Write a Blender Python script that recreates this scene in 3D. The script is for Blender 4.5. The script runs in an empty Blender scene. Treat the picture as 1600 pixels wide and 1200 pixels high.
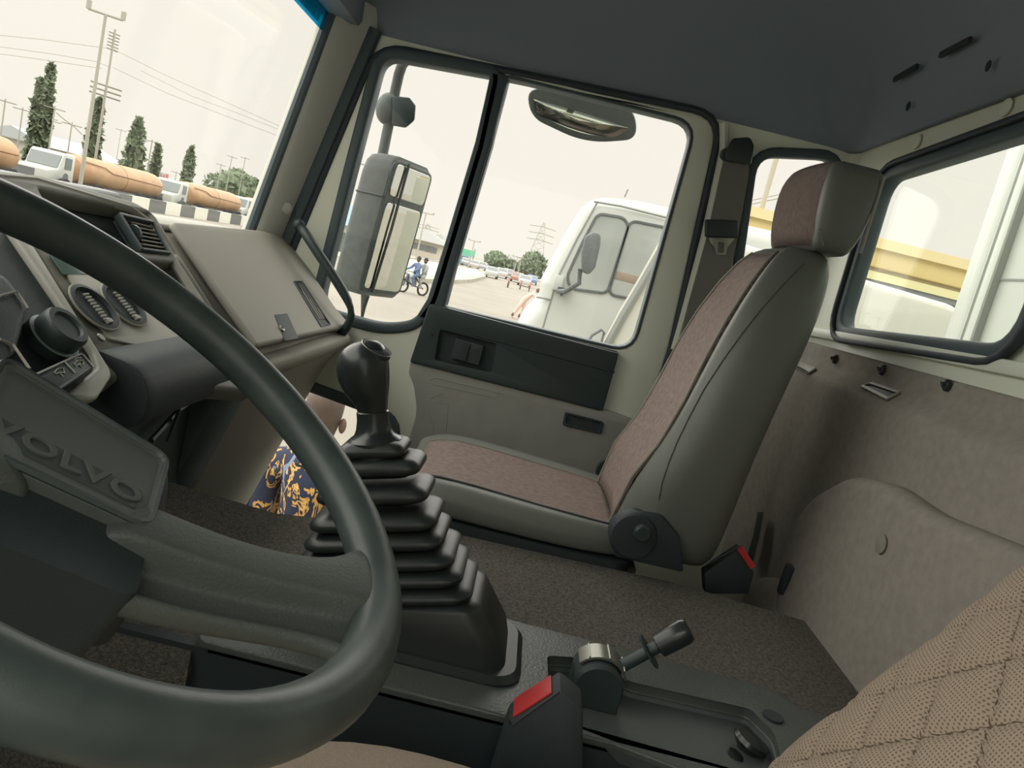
import bpy, bmesh, math, random
import numpy as np
from mathutils import Vector, Matrix
from mathutils.geometry import tessellate_polygon
random.seed(5)
SC = bpy.context.scene
COL = SC.collection

# ------------------------------------------------------------------ camera
FPX = 1180.0
PITCH, ROLL = math.radians(8.85), math.radians(14.0)
CAM = np.array([0.0, 0.0, 2.4])                    # phone held in the open driver's door
F_ = np.array([math.cos(PITCH), 0, -math.sin(PITCH)])
R0 = np.array([0.0, -1.0, 0.0]); U0 = np.array([math.sin(PITCH), 0, math.cos(PITCH)])
R_ = math.cos(ROLL)*R0 + math.sin(ROLL)*U0
U_ = math.cos(ROLL)*U0 - math.sin(ROLL)*R0
cd = bpy.data.cameras.new('camera'); cam = bpy.data.objects.new('camera', cd); COL.objects.link(cam)
cd.sensor_width = 36.0; cd.lens = FPX/1600*36; cd.clip_start = 0.02; cd.clip_end = 2000
cam.matrix_world = Matrix(((R_[0], U_[0], -F_[0], CAM[0]), (R_[1], U_[1], -F_[1], CAM[1]), (R_[2], U_[2], -F_[2], CAM[2]), (0, 0, 0, 1)))
SC.camera = cam

# ------------------------------------------------------------------ world, sun, exposure
w = bpy.data.worlds.new('world'); SC.world = w; w.use_nodes = True
bg = w.node_tree.nodes['Background']
bg.inputs[0].default_value = (1.0, 0.955, 0.86, 1); bg.inputs[1].default_value = 1.0
sd = bpy.data.lights.new('sun', 'SUN'); sd.energy = 6.5; sd.angle = math.radians(150); sd.color = (1.0, 0.98, 0.93)
so = bpy.data.objects.new('sun', sd); COL.objects.link(so); so.location = (-3, 1, 8)
so.rotation_euler = Vector((-0.22, -0.22, -0.95)).to_track_quat('-Z', 'Y').to_euler()
vs = SC.view_settings
vs.view_transform = 'Standard'; vs.look = 'None'; vs.gamma = 1; vs.use_curve_mapping = False; vs.exposure = 0.0

# ------------------------------------------------------------------ geometry helpers
def ray(u, v): return F_*FPX + R_*(u-800) + U_*(600-v)
def P(u, v, X=None, Y=None, Z=None):               # sight line of the photograph met with a real plane
    d = ray(u, v)
    t = (X-CAM[0])/d[0] if X is not None else (Y-CAM[1])/d[1] if Y is not None else (Z-CAM[2])/d[2]
    return Vector(CAM + t*d)
def onplane(u, v, o, n):
    d = Vector(ray(u, v)); c = Vector(CAM); n = Vector(n)
    return c + d*((Vector(o)-c).dot(n)/d.dot(n))
class Frame:
    def __init__(s, o, e1, e2):
        s.o = Vector(o); s.e1 = Vector(e1).normalized(); s.e2 = Vector(e2).normalized(); s.e3 = s.e1.cross(s.e2)
    def pt(s, a, b, c=0): return s.o + s.e1*a + s.e2*b + s.e3*c
    def uv(s, u, v, h=0):
        q = onplane(u, v, s.o+s.e3*h, s.e3)-s.o
        return (q.dot(s.e1), q.dot(s.e2))
    def loop(s, pts, h=0): return [s.uv(u, v, h) for u, v in pts]
    def m(s): return Matrix(((s.e1.x, s.e2.x, s.e3.x, s.o.x), (s.e1.y, s.e2.y, s.e3.y, s.o.y), (s.e1.z, s.e2.z, s.e3.z, s.o.z), (0, 0, 0, 1)))
def rnd(pts, r, n=5):                              # round the corners of a polygon; r a number or a list
    out = []; N = len(pts)
    for i, p in enumerate(pts):
        rr = r[i] if isinstance(r, (list, tuple)) else r
        a = Vector(pts[i-1]); b = Vector(p); c = Vector(pts[(i+1) % N])
        d1 = a-b; d2 = c-b
        rr = min(rr, d1.length*.49, d2.length*.49)
        if rr < 1e-5: out.append(tuple(b)); continue
        s = b+d1.normalized()*rr; e = b+d2.normalized()*rr
        for k in range(n+1):
            t = k/n; q = s*(1-t)**2+b*2*t*(1-t)+e*t*t; out.append(tuple(q))
    return out
def circ(cx, cy, r, n=20, ry=None): return [(cx+r*math.cos(2*math.pi*i/n), cy+(ry or r)*math.sin(2*math.pi*i/n)) for i in range(n)]

class MB:
    def __init__(s): s.v = []; s.f = []
    def add(s, vs, fs):
        k = len(s.v); s.v += [tuple(q) for q in vs]; s.f += [tuple(i+k for i in f) for f in fs]; return s
    def box(s, lo, hi, M=None):
        vs = [Vector((x, y, z)) for x in (lo[0], hi[0]) for y in (lo[1], hi[1]) for z in (lo[2], hi[2])]
        if M is not None: vs = [M @ q for q in vs]
        return s.add(vs, [(0, 1, 3, 2), (4, 6, 7, 5), (0, 4, 5, 1), (2, 3, 7, 6), (0, 2, 6, 4), (1, 5, 7, 3)])
    def prism(s, lp, fr, a, b):                    # polygon of frame coordinates, extruded from depth a to b
        n = len(lp); vs = [fr.pt(x, y, a) for x, y in lp]+[fr.pt(x, y, b) for x, y in lp]
        fs = [(i, (i+1) % n, n+(i+1) % n, n+i) for i in range(n)]
        return s.add(vs, fs+[tuple(range(n))[::-1], tuple(range(n, 2*n))])
    def loft(s, rings, closed=True, caps=True):
        n = len(rings[0]); vs = [q for r in rings for q in r]; fs = []
        for i in range(len(rings)-1):
            for j in range(n if closed else n-1):
                k = (j+1) % n; fs.append((i*n+j, i*n+k, (i+1)*n+k, (i+1)*n+j))
        if caps and closed: fs += [tuple(range(n))[::-1], tuple(range((len(rings)-1)*n, len(rings)*n))]
        return s.add(vs, fs)
    def sweep(s, path, prof, closed=False, up=(0, 0, 1), scale=None):
        path = [Vector(q) for q in path]; N = len(path); rings = []
        for i, q in enumerate(path):
            if closed: t = (path[(i+1) % N]-path[i-1])
            else: t = path[min(i+1, N-1)]-path[max(i-1, 0)]
            t.normalize(); u = Vector(up)
            if abs(t.dot(u)) > .99: u = Vector((1, 0, .01)) if abs(t.x) < .9 else Vector((0, 1, 0))
            a = t.cross(u).normalized(); b = a.cross(t).normalized()
            k = scale[i] if scale else 1
            rings.append([q+a*x*k+b*y*k for x, y in prof])
        if closed: rings.append(rings[0]); return s.loft(rings, True, False)
        return s.loft(rings, True, True)
    def tube(s, path, r, n=10, closed=False, up=(0, 0, 1), scale=None):
        return s.sweep(path, circ(0, 0, r, n), closed, up, scale)
    def lathe(s, prof, fr, n=24):                  # prof of (radius, height) about frame e3
        rings = [[fr.pt(r*math.cos(2*math.pi*i/n), r*math.sin(2*math.pi*i/n), h) for i in range(n)] for r, h in prof]
        return s.loft(rings, True, True)
    def ball(s, c, r, n=18, m=12, sc=(1, 1, 1)):
        rings = []
        for j in range(m+1):
            a = math.pi*(j/m)*.998+.003
            rings.append([Vector(c)+Vector((math.sin(a)*math.cos(2*math.pi*i/n)*r*sc[0], math.sin(a)*math.sin(2*math.pi*i/n)*r*sc[1], -math.cos(a)*r*sc[2])) for i in range(n)])
        return s.loft(rings, True, True)
    def mesh(s, name):
        me = bpy.data.meshes.new(name); me.from_pydata([tuple(q) for q in s.v], [], s.f)
        bm = bmesh.new(); bm.from_mesh(me); bmesh.ops.remove_doubles(bm, verts=bm.verts, dist=1e-6)
        bmesh.ops.recalc_face_normals(bm, faces=bm.faces); bm.to_mesh(me); bm.free()
        return me
def smooth(o, ang=35):
    me = o.data
    for p in me.polygons: p.use_smooth = True
    bm = bmesh.new(); bm.from_mesh(me); L = math.radians(ang)
    for e in bm.edges:
        if len(e.link_faces) == 2 and e.calc_face_angle(0) > L: e.smooth = False
    bm.to_mesh(me); bm.free()
def obj(name, mb, mat, parent=None, bevel=0, seg=2, sub=0, ang=35, sm=True):
    me = mb.mesh(name) if isinstance(mb, MB) else mb
    me.name = name; me.materials.clear(); me.materials.append(mat)
    o = bpy.data.objects.new(name, me); COL.objects.link(o)
    if bevel:
        bm = bmesh.new(); bm.from_mesh(me)
        es = [e for e in bm.edges if len(e.link_faces) == 2 and e.calc_face_angle(0) > math.radians(30)]
        bmesh.ops.bevel(bm, geom=es, offset=bevel, segments=seg, affect='EDGES', profile=.5, clamp_overlap=True)
        bm.to_mesh(me); bm.free()
    if sub:
        d = o.modifiers.new('s', 'SUBSURF'); d.levels = sub; d.render_levels = sub
    if sm: smooth(o, 180 if sub else ang)
    if parent is not None:
        o.parent = parent
        q = parent
        off = Vector(q.location)
        while q.parent: q = q.parent; off += Vector(q.location)
        o.matrix_parent_inverse = Matrix.Identity(4)
        o.location = -off                           # meshes are modelled in cab coordinates
    return o
def thing(name, label, cat, loc, group=None):
    o = bpy.data.objects.new(name, None); COL.objects.link(o); o.location = loc; o.empty_display_size = .05
    o['label'] = label; o['category'] = cat
    if group: o['group'] = group
    return o
def tag(o, label, cat, group=None, kind=None):
    o['label'] = label; o['category'] = cat
    if group: o['group'] = group
    if kind: o['kind'] = kind
    return o
def struct(o, label=None):
    o['kind'] = 'structure'
    if label: o['label'] = label
    return o
def dup(root, loc=None, label=None):
    r = root.copy(); COL.objects.link(r)
    if loc is not None: r.location = loc
    if label: r['label'] = label
    for ch in list(root.children):
        c = ch.copy(); COL.objects.link(c); c.parent = r
        for g in list(ch.children):
            d = g.copy(); COL.objects.link(d); d.parent = c
    return r
def plate(loops, fr, a, b, bevel=0, seg=2):        # flat sheet with holes, from depth a to b along the frame normal
    cu = bpy.data.curves.new('tmp', 'CURVE'); cu.dimensions = '2D'; cu.fill_mode = 'BOTH'
    for lp in loops:
        sp = cu.splines.new('POLY'); sp.points.add(len(lp)-1)
        for i, (x, y) in enumerate(lp): sp.points[i].co = (x, y, 0, 1)
        sp.use_cyclic_u = True
    t = (b-a)/2; cu.extrude = max(t-bevel, 0); cu.bevel_depth = bevel; cu.bevel_resolution = seg; cu.offset = -bevel
    o = bpy.data.objects.new('tmp', cu); COL.objects.link(o)
    dg = bpy.context.evaluated_depsgraph_get(); me = bpy.data.meshes.new_from_object(o.evaluated_get(dg))
    bpy.data.objects.remove(o); bpy.data.curves.remove(cu)
    me.transform(fr.m() @ Matrix.Translation((0, 0, (a+b)/2)))
    bm = bmesh.new(); bm.from_mesh(me); bmesh.ops.remove_doubles(bm, verts=bm.verts, dist=1e-6)
    bmesh.ops.recalc_face_normals(bm, faces=bm.faces); bm.to_mesh(me); bm.free()
    return me
def text_mesh(s, fr, size, depth, bevel=0, align='CENTER', shear=0, sx=1.0):
    cu = bpy.data.curves.new('tmp', 'FONT'); cu.body = s; cu.size = size; cu.extrude = depth/2; cu.align_x = align; cu.align_y = 'CENTER'
    cu.bevel_depth = bevel; cu.resolution_u = 3; cu.offset = 0.0; cu.space_character = 1.08
    o = bpy.data.objects.new('tmp', cu); COL.objects.link(o)
    dg = bpy.context.evaluated_depsgraph_get(); me = bpy.data.meshes.new_from_object(o.evaluated_get(dg))
    bpy.data.objects.remove(o); bpy.data.curves.remove(cu)
    me.transform(fr.m() @ Matrix.Diagonal((sx, 1, 1, 1)))
    return me

def hit(o, u, v, lift=.001):                       # sight line of the photograph met with a finished surface
    from mathutils.bvhtree import BVHTree
    if o.name not in BV:
        dg = bpy.context.evaluated_depsgraph_get(); e = o.evaluated_get(dg); me = e.to_mesh()
        BV[o.name] = BVHTree.FromPolygons([q.co.copy() for q in me.vertices], [tuple(p.vertices) for p in me.polygons]); e.to_mesh_clear()
    d = Vector(ray(u, v)).normalized(); q, n, i, l = BV[o.name].ray_cast(Vector(CAM), d)
    return None if q is None else q-d*lift
BV = {}

# ------------------------------------------------------------------ materials
def lin(c):
    c = c/255; return c/12.92 if c <= .04045 else ((c+.055)/1.055)**2.4
def mat(name, rgb, rough=.6, bump=0, bscale=300, var=0, vscale=8, metal=0, spec=.5, rgb2=None, stretch=None, coat=0, dist=.002):
    m = bpy.data.materials.new(name); m.use_nodes = True; nt = m.node_tree; N = nt.nodes; L = nt.links
    b = N['Principled BSDF']; c = tuple(lin(x) for x in rgb)+(1,)
    b.inputs['Base Color'].default_value = c; b.inputs['Roughness'].default_value = rough; b.inputs['Metallic'].default_value = metal
    b.inputs['Specular IOR Level'].default_value = spec
    if coat: b.inputs['Coat Weight'].default_value = coat; b.inputs['Coat Roughness'].default_value = .15
    tc = N.new('ShaderNodeTexCoord'); src = tc.outputs['Object']
    if stretch:
        mp = N.new('ShaderNodeMapping'); mp.inputs['Scale'].default_value = stretch; L.new(src, mp.inputs[0]); src = mp.outputs[0]
    if var or rgb2:
        n1 = N.new('ShaderNodeTexNoise'); n1.inputs['Scale'].default_value = vscale; n1.inputs['Detail'].default_value = 5; L.new(src, n1.inputs['Vector'])
        r = N.new('ShaderNodeValToRGB'); r.color_ramp.elements[0].position = .3; r.color_ramp.elements[1].position = .7
        c2 = tuple(lin(x) for x in rgb2)+(1,) if rgb2 else tuple(min(x*(1+var), 1) for x in c[:3])+(1,)
        c1 = c if rgb2 else tuple(x*(1-var) for x in c[:3])+(1,)
        r.color_ramp.elements[0].color = c1; r.color_ramp.elements[1].color = c2
        L.new(n1.outputs['Fac'], r.inputs[0]); L.new(r.outputs[0], b.inputs['Base Color'])
    if bump:
        n2 = N.new('ShaderNodeTexNoise'); n2.inputs['Scale'].default_value = bscale; n2.inputs['Detail'].default_value = 3; L.new(src, n2.inputs['Vector'])
        bp = N.new('ShaderNodeBump'); bp.inputs['Strength'].default_value = bump; bp.inputs['Distance'].default_value = dist
        L.new(n2.outputs['Fac'], bp.inputs['Height']); L.new(bp.outputs[0], b.inputs['Normal'])
    return m
def stripes(name, rgb, rgb2, scale, axis, bump=.4, rough=.9):      # ribbed cloth
    m = bpy.data.materials.new(name); m.use_nodes = True; nt = m.node_tree; N = nt.nodes; L = nt.links
    b = N['Principled BSDF']; b.inputs['Roughness'].default_value = rough; b.inputs['Specular IOR Level'].default_value = .15
    tc = N.new('ShaderNodeTexCoord')
    wv = N.new('ShaderNodeTexWave'); wv.bands_direction = axis; wv.inputs['Scale'].default_value = scale; wv.inputs['Distortion'].default_value = .6; wv.inputs['Detail'].default_value = 1; wv.inputs['Detail Scale'].default_value = 6
    nz = N.new('ShaderNodeTexNoise'); nz.inputs['Scale'].default_value = 90
    L.new(tc.outputs['Object'], wv.inputs[0]); L.new(tc.outputs['Object'], nz.inputs['Vector'])
    mx = N.new('ShaderNodeMix'); mx.data_type = 'RGBA'; mx.inputs[6].default_value = tuple(lin(x) for x in rgb)+(1,); mx.inputs[7].default_value = tuple(lin(x) for x in rgb2)+(1,)
    mm = N.new('ShaderNodeMath'); mm.operation = 'MULTIPLY'; L.new(wv.outputs['Fac'], mm.inputs[0]); L.new(nz.outputs['Fac'], mm.inputs[1])
    m2 = N.new('ShaderNodeMath'); m2.operation = 'MULTIPLY'; m2.inputs[1].default_value = 1.6; L.new(mm.outputs[0], m2.inputs[0])
    L.new(m2.outputs[0], mx.inputs[0]); L.new(mx.outputs[2], b.inputs['Base Color'])
    bp = N.new('ShaderNodeBump'); bp.inputs['Strength'].default_value = bump; bp.inputs['Distance'].default_value = .001
    L.new(wv.outputs['Fac'], bp.inputs['Height']); L.new(bp.outputs[0], b.inputs['Normal'])
    return m
def glass(name, tint, refl=.06, dust=0):
    m = bpy.data.materials.new(name); m.use_nodes = True; nt = m.node_tree; N = nt.nodes; L = nt.links
    for n in list(N): N.remove(n)
    out = N.new('ShaderNodeOutputMaterial'); tr = N.new('ShaderNodeBsdfTransparent'); tr.inputs[0].default_value = tint+(1,)
    gl = N.new('ShaderNodeBsdfGlossy'); gl.inputs['Roughness'].default_value = .02
    mx = N.new('ShaderNodeMixShader'); lw = N.new('ShaderNodeLayerWeight'); lw.inputs[0].default_value = .5
    pw = N.new('ShaderNodeMath'); pw.operation = 'POWER'; pw.inputs[1].default_value = 5; L.new(lw.outputs['Facing'], pw.inputs[0])
    fr = N.new('ShaderNodeMapRange'); fr.inputs[3].default_value = .02; fr.inputs[4].default_value = .25; L.new(pw.outputs[0], fr.inputs[0])
    L.new(fr.outputs[0], mx.inputs[0]); L.new(tr.outputs[0], mx.inputs[1]); L.new(gl.outputs[0], mx.inputs[2]); last = mx
    if dust:
        df = N.new('ShaderNodeBsdfTranslucent'); df.inputs[0].default_value = (.8, .8, .75, 1)
        nz = N.new('ShaderNodeTexNoise'); nz.inputs['Scale'].default_value = 60; nz.inputs['Detail'].default_value = 8
        tc = N.new('ShaderNodeTexCoord'); L.new(tc.outputs['Object'], nz.inputs['Vector'])
        rp = N.new('ShaderNodeMapRange'); rp.inputs[1].default_value = .62; rp.inputs[2].default_value = .75; rp.inputs[3].default_value = dust*.3; rp.inputs[4].default_value = dust
        L.new(nz.outputs['Fac'], rp.inputs[0])
        m2 = N.new('ShaderNodeMixShader'); L.new(rp.outputs[0], m2.inputs[0]); L.new(mx.outputs[0], m2.inputs[1]); L.new(df.outputs[0], m2.inputs[2]); last = m2
    L.new(last.outputs[0], out.inputs[0])
    return m

M_paint = mat('cab_paint', (222, 226, 208), .38, .03, 40)
M_rubber = mat('black_rubber', (72, 86, 90), .55, .05, 200)
M_seal = mat('door_seal', (52, 60, 66), .6)
M_trimgrey = mat('grey_trim', (200, 201, 192), .75, .15, 500)
M_head = mat('headliner', (128, 138, 149), .95, .12, 700)
M_dash = mat('dash_plastic', (158, 156, 145), .62, .25, 700)
M_dash2 = mat('dash_lower_plastic', (146, 143, 130), .7, .2, 600)
M_frame = mat('dash_frame_plastic', (120, 120, 110), .55, .15, 600)
M_silver = mat('dash_silver_plastic', (176, 176, 164), .5, .1, 700)
M_black = mat('black_plastic', (52, 64, 65), .42, .12, 600)
M_blackm = mat('matt_black_plastic', (48, 58, 60), .6, .25, 500)
M_wheel = mat('wheel_rubber', (58, 68, 67), .40, .25, 900, spec=.55, dist=.0004, rgb2=(76, 86, 82), vscale=22)
M_spoke = mat('spoke_rubber', (84, 90, 84), .52, .8, 420, dist=.0008)
M_pad = mat('hub_pad_plastic', (92, 99, 93), .58, .35, 1100, dist=.0006)
M_boot = mat('gear_boot_rubber', (46, 51, 49), .38, .08, 500)
M_knob = mat('knob_plastic', (44, 50, 50), .26, .08, 900, dist=.0004)
M_console = mat('console_plastic', (82, 88, 84), .38, .7, 260, dist=.0012)
M_well = mat('console_well_plastic', (88, 95, 92), .5, .3, 500)
M_carpet = mat('tunnel_carpet', (92, 90, 83), 1, 1, 420, rgb2=(134, 130, 121), vscale=190, spec=.05, dist=.006)
M_felt = mat('rear_wall_felt', (148, 142, 133), .95, .35, 500, rgb2=(160, 153, 144), vscale=60, spec=.1)
M_doorfelt = mat('door_felt', (160, 160, 152), .92, .15, 300, var=.05, vscale=20, spec=.15)
M_vinyl = mat('seat_vinyl', (106, 110, 102), .45, .2, 500, spec=.5)
M_fabric = stripes('seat_cloth', (122, 106, 102), (176, 160, 150), 95, 'X')
M_fabric_h = stripes('headrest_cloth', (118, 103, 99), (160, 145, 137), 105, 'X')
M_pipe = mat('seat_piping', (140, 138, 124), .5)
M_red = mat('red_button', (205, 62, 62), .4)
M_metal = mat('bare_metal', (150, 150, 140), .35, metal=.8)
M_strap = mat('belt_webbing', (122, 119, 114), .85, .4, 800)
M_beltblack = mat('belt_plastic', (48, 56, 56), .45)
M_glass = glass('window_glass', (.985, .985, .975))
M_rearglass = glass('rear_glass', (.97, .985, .96), dust=.05)
M_screw = mat('black_screw', (60, 66, 66), .35, metal=.3)
# ------------------------------------------------------------------ cab shell
XD = 2.10
FD = Frame((XD, 0, 0), (0, 1, 0), (0, 0, 1))        # the passenger side, e3 = +X (outwards)
YB = -0.74
FB = Frame((0, YB, 0), (1, 0, 0), (0, 0, 1))        # rear wall, e3 = -Y (outwards)
# slightly rounded openings, in (Y, Z) on the door plane
quarter = rnd(FD.loop([(603, 92), (768, 122), (744, 230), (672, 468), (648, 500), (600, 506), (503, 480), (556, 270)]), [.04, .012, 0, .02, .03, .05, .05, 0])
mainwin = rnd(FD.loop([(793, 124), (1083, 196), (985, 546), (696, 478), (770, 228)]), [.012, .055, .055, .01, 0])
lowwin = rnd([(.30, 1.885), (.70, 1.93), (.70, 1.525), (.44, 1.495), (.33, 1.59)], [.05, .05, .05, .05, .05])
door_out = rnd(FD.loop([(594, 78), (1122, 186), (1044, 540)])+[(-.37, 1.34), (.74, 1.34)]+FD.loop([(432, 470)]), [.07, .075, .02, .08, .06, .03])
def grow(lp, d):
    c = []
    N = len(lp)
    A = sum(lp[i-1][0]*lp[i][1]-lp[i][0]*lp[i-1][1] for i in range(N))
    s = 1 if A > 0 else -1
    for i in range(N):
        a = Vector(lp[i-1]); b = Vector(lp[(i+1) % N]); t = (b-a)
        if t.length < 1e-9: c.append(lp[i]); continue
        t.normalize(); c.append((lp[i][0]+s*t.y*d, lp[i][1]-s*t.x*d))
    return c
door = obj('door_1', plate([door_out, grow(quarter, .012), grow(mainwin, .006), grow(lowwin, .01)], FD, -.02, .03, .008), M_paint)
struct(door, 'pale grey-green painted passenger door')
# rubber surrounds
def ring(name, lp, wd, a, b, m, par, fr=FD, bev=.004):
    return obj(name, plate([grow(lp, wd), lp], fr, a, b, bev), m, par)
ring('window_rubber', quarter, .030, -.028, .035, M_rubber, door, bev=.009)
ring('window_rubber', mainwin, .0085, -.022, .03, M_rubber, door, bev=.003)
ring('window_rubber', lowwin, .034, -.026, .032, M_rubber, door, bev=.008)
pp = [FD.uv(782, 118), FD.uv(756, 226), FD.uv(712, 372), FD.uv(684, 470), FD.uv(668, 500)]
mb = MB(); mb.loft([[FD.pt(y+sy*w_, z, dx) for sy, dx in ((-1, -.028), (1, -.028), (1.1, .03), (-1.1, .03))] for (y, z), w_ in zip(pp, (.024, .0215, .021, .026, .03))])
obj('window_pillar', mb, M_rubber, door, bevel=.006)
for i, (lp, nm) in enumerate(((quarter, 'window_1'), (mainwin, 'window_2'), (lowwin, 'window_3'))):
    struct(obj(nm, plate([grow(lp, .004)], FD, .008, .012), M_glass, None), ('front quarter glass of the passenger door', 'main glass of the passenger door', 'low kerb window in the passenger door')[i])
# thin ledges where the main glass meets the door
mb = MB(); mb.sweep([FD.pt(*FD.uv(692, 482), -.024), FD.pt(*FD.uv(962, 549), -.024)], rnd([(-.004, -.003), (.004, -.003), (.004, .003), (-.004, .003)], .001, 2))
obj('glass_channel', mb, M_seal, door)
# body side around the door
sidewin = rnd([(-.487, 2.825), (-.69, 2.865), (-.69, 2.42), (-.548, 2.40)], .05)
side_out = [(YB, 1.30), (YB, 2.96), (.70, 2.96), (.82, 2.30), (.95, 2.25), (.95, 1.30)]
sw = obj('wall_right', plate([side_out, grow(door_out, .012), grow(sidewin, .02)], FD, -.012, .02, .006), M_paint)
struct(sw, 'painted cab side around the passenger door')
ring('window_rubber', sidewin, .026, -.022, .018, M_rubber, sw, bev=.008)
struct(obj('window_4', plate([grow(sidewin, .004)], FD, .005, .009), M_glass), 'small rear side window')
# door seal: dark tube all along the door gap
mb = MB(); mb.sweep([FD.pt(y, z, -.014) for y, z in grow(door_out, .008)], circ(0, 0, .011, 8), closed=True, up=(1, 0, 0))
obj('door_seal', mb, M_seal, sw)
# raised painted edge beside the belt pillar
bp = [FD.pt(*FD.uv(*q), -.02) for q in ((1128, 195), (1128, 240), (1100, 370), (1052, 545))]
mb = MB(); mb.sweep(bp, circ(0, 0, .013, 8), up=(1, 0, 0)); obj('pillar_flange', mb, M_paint, sw)
mb = MB(); mb.loft([[Vector((XD-.012, .0+y, z)) for y, z in ((a, b), (a+.0, b+.001))] for a, b in ((-.39, 2.8), (-.47, 2.8))], False, False)
# header trim above the door

# rear wall and its window
rearwin = rnd([(1.845, 2.79), (1.18, 2.81), (1.18, 2.462), (1.835, 2.442)], [.05, .06, .06, .05])
rear_out = [(-.15, 1.3), (-.15, 2.96), (2.12, 2.96), (2.12, 1.3)]
wb = obj('wall_back', plate([rear_out, grow(rearwin, .02)], FB, -.005, .018, .004), M_paint); struct(wb, 'painted rear wall of the cab')
ring('window_rubber', rearwin, .030, -.020, .018, M_rubber, wb, FB, .009)
ring('window_rubber_lip', grow(rearwin, .028), .012, -.028, -.012, M_seal, wb, FB, .004)
struct(obj('window_5', plate([grow(rearwin, .004)], FB, .005, .009), M_rearglass), 'rear window glass, slightly hazy')
mb = MB()
mb.sweep([FB.pt(2.02, 2.415, -.01), FB.pt(1.0, 2.43, -.01)], rnd([(-.012, -.012), (.012, -.012), (.012, .012), (-.012, .012)], .005, 2))
obj('window_sill', mb, M_paint, wb)
# round caps on the header and the pillar
def disc(name, c, nrm, r, h, m, par, prof=None):
    n = Vector(nrm).normalized(); a = n.orthogonal().normalized(); fr = Frame(c, a, n.cross(a))
    mb = MB(); mb.lathe(prof or [(r, 0), (r, h*.7), (r*.8, h), (.0005, h)], fr); return obj(name, mb, m, par)
for u, v in ((1433, 222), (1573, 168)):
    disc('cap', P(u, v, Y=YB+.008), (0, 1, 0), .0165, .004, M_paint, wb)
# corner fillet between side and rear wall
mb = MB(); mb.loft([[Vector((2.10-.055+.055*math.sin(a), YB+.055-.055*math.cos(a)-0.0, z)) for a in [i*math.pi/2/6 for i in range(7)]] for z in (1.35, 2.95)], False, False)
struct(obj('trim_2', mb, M_paint), 'rounded rear corner panel')

# headliner: rises from its edge like a shallow tray
def rr(x0, x1, y0, y1, r, z, n=5):
    out = []
    for cx, cy, a0 in ((x1-r, y1-r, 0), (x0+r, y1-r, 90), (x0+r, y0+r, 180), (x1-r, y0+r, 270)):
        for k in range(n+1):
            a = math.radians(a0+90*k/n); out.append(Vector((cx+r*math.cos(a), cy+r*math.sin(a), z)))
    return out
rings = []
for ins, z in ((0, 2.888), (.012, 2.892), (.03, 2.95), (.06, 3.03), (.11, 3.10), (.2, 3.155), (.35, 3.185), (.5, 3.19)):
    rings.append(rr(-.15+ins, 2.10-ins, YB+.01+ins, .66-ins, .05+ins*.6, z))
mb = MB(); mb.loft(rings, True, False); mb.add(rings[-1], [tuple(range(len(rings[-1])))])
rings2 = [[q+Vector((0, 0, .03)) for q in r] for r in rings]
hl = obj('ceiling', mb, M_head, ang=60); struct(hl, 'dark blue-grey moulded headliner')
md = hl.modifiers.new('t', 'SOLIDIFY'); md.thickness = .03; md.offset = 1
for (u0, v0), (u1, v1) in (((1398, 124), (1433, 104)), ((1470, 86), (1516, 62))):
    n_ = (0, .08, -.03); a = onplane(u0, v0, (0, -.664, 3.0), n_); b = onplane(u1, v1, (0, -.664, 3.0), n_)
    mb = MB(); mb.sweep([a, b], rnd([(-.004, -.006), (.004, -.006), (.004, .006), (-.004, .006)], .002, 2)); obj('slot', mb, mat('slot_dark', (44, 50, 54), .8), hl)
for u, v in ((1544, 103), (1419, 166)):
    c = onplane(u, v, (0, -.668, 3.0), (0, .08, -.03)); mb = MB(); mb.ball(c, .008, sc=(.7, .5, 1.3)); obj('plug', mb, mat('plug_dark', (52, 58, 62), .8), hl)
# outer roof skin
mb = MB(); mb.box((-.2, YB-.05, 3.22), (2.16, .75, 3.26)); struct(obj('roof_skin', mb, M_paint), 'cab roof skin')

# floor, firewall, driver's side
mb = MB(); mb.box((-.15, YB, 1.30), (2.12, 1.0, 1.34)); struct(obj('floor', mb, mat('floor_mat', (52, 54, 52), .9, .3, 200)), 'dark cab floor mat')
mb = MB(); mb.box((-.15, .96, 1.30), (2.12, 1.0, 2.28)); struct(obj('wall_front', mb, M_blackm), 'firewall below the windscreen')
FL = Frame((-.15, 0, 0), (0, 1, 0), (0, 0, 1))
opening = rnd([(-.36, 2.08), (-.36, 2.84), (.56, 2.84), (.66, 2.08)], .06)  # unseen; opening cut down to window height to hold back light from this side
struct(obj('wall_left', plate([side_out, opening], FL, -.04, .0, .004), M_paint), 'unseen driver side of the cab, doorway closed below to cut the light')

# windscreen, pillar
WS0 = Vector((0, .757, 2.302)); WSd = Vector((0, -.102, .595)).normalized()
FW = Frame(WS0, (1, 0, 0), WSd)                     # e3 = towards the cab
ws = [(-.14, -.12), (1.985, -.12), (1.985, .60), (-.14, .60)]
struct(obj('window_6', plate([rnd(ws, .05)], FW, -.012, -.007), M_glass), 'windscreen')
tint = glass('tint_glass', (.05, .55, .76))
struct(obj('window_6_band', plate([rnd([(-.13, .545), (1.98, .545), (1.98, .598), (-.13, .598)], .004)], FW, -.0065, -.0045), tint), 'blue sun band along the top of the windscreen')
mb = MB(); mb.box((-.15, .60, 2.885), (2.12, .74, 3.22)); struct(obj('trim_3', mb, M_head, bevel=.02), 'windscreen header')
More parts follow.
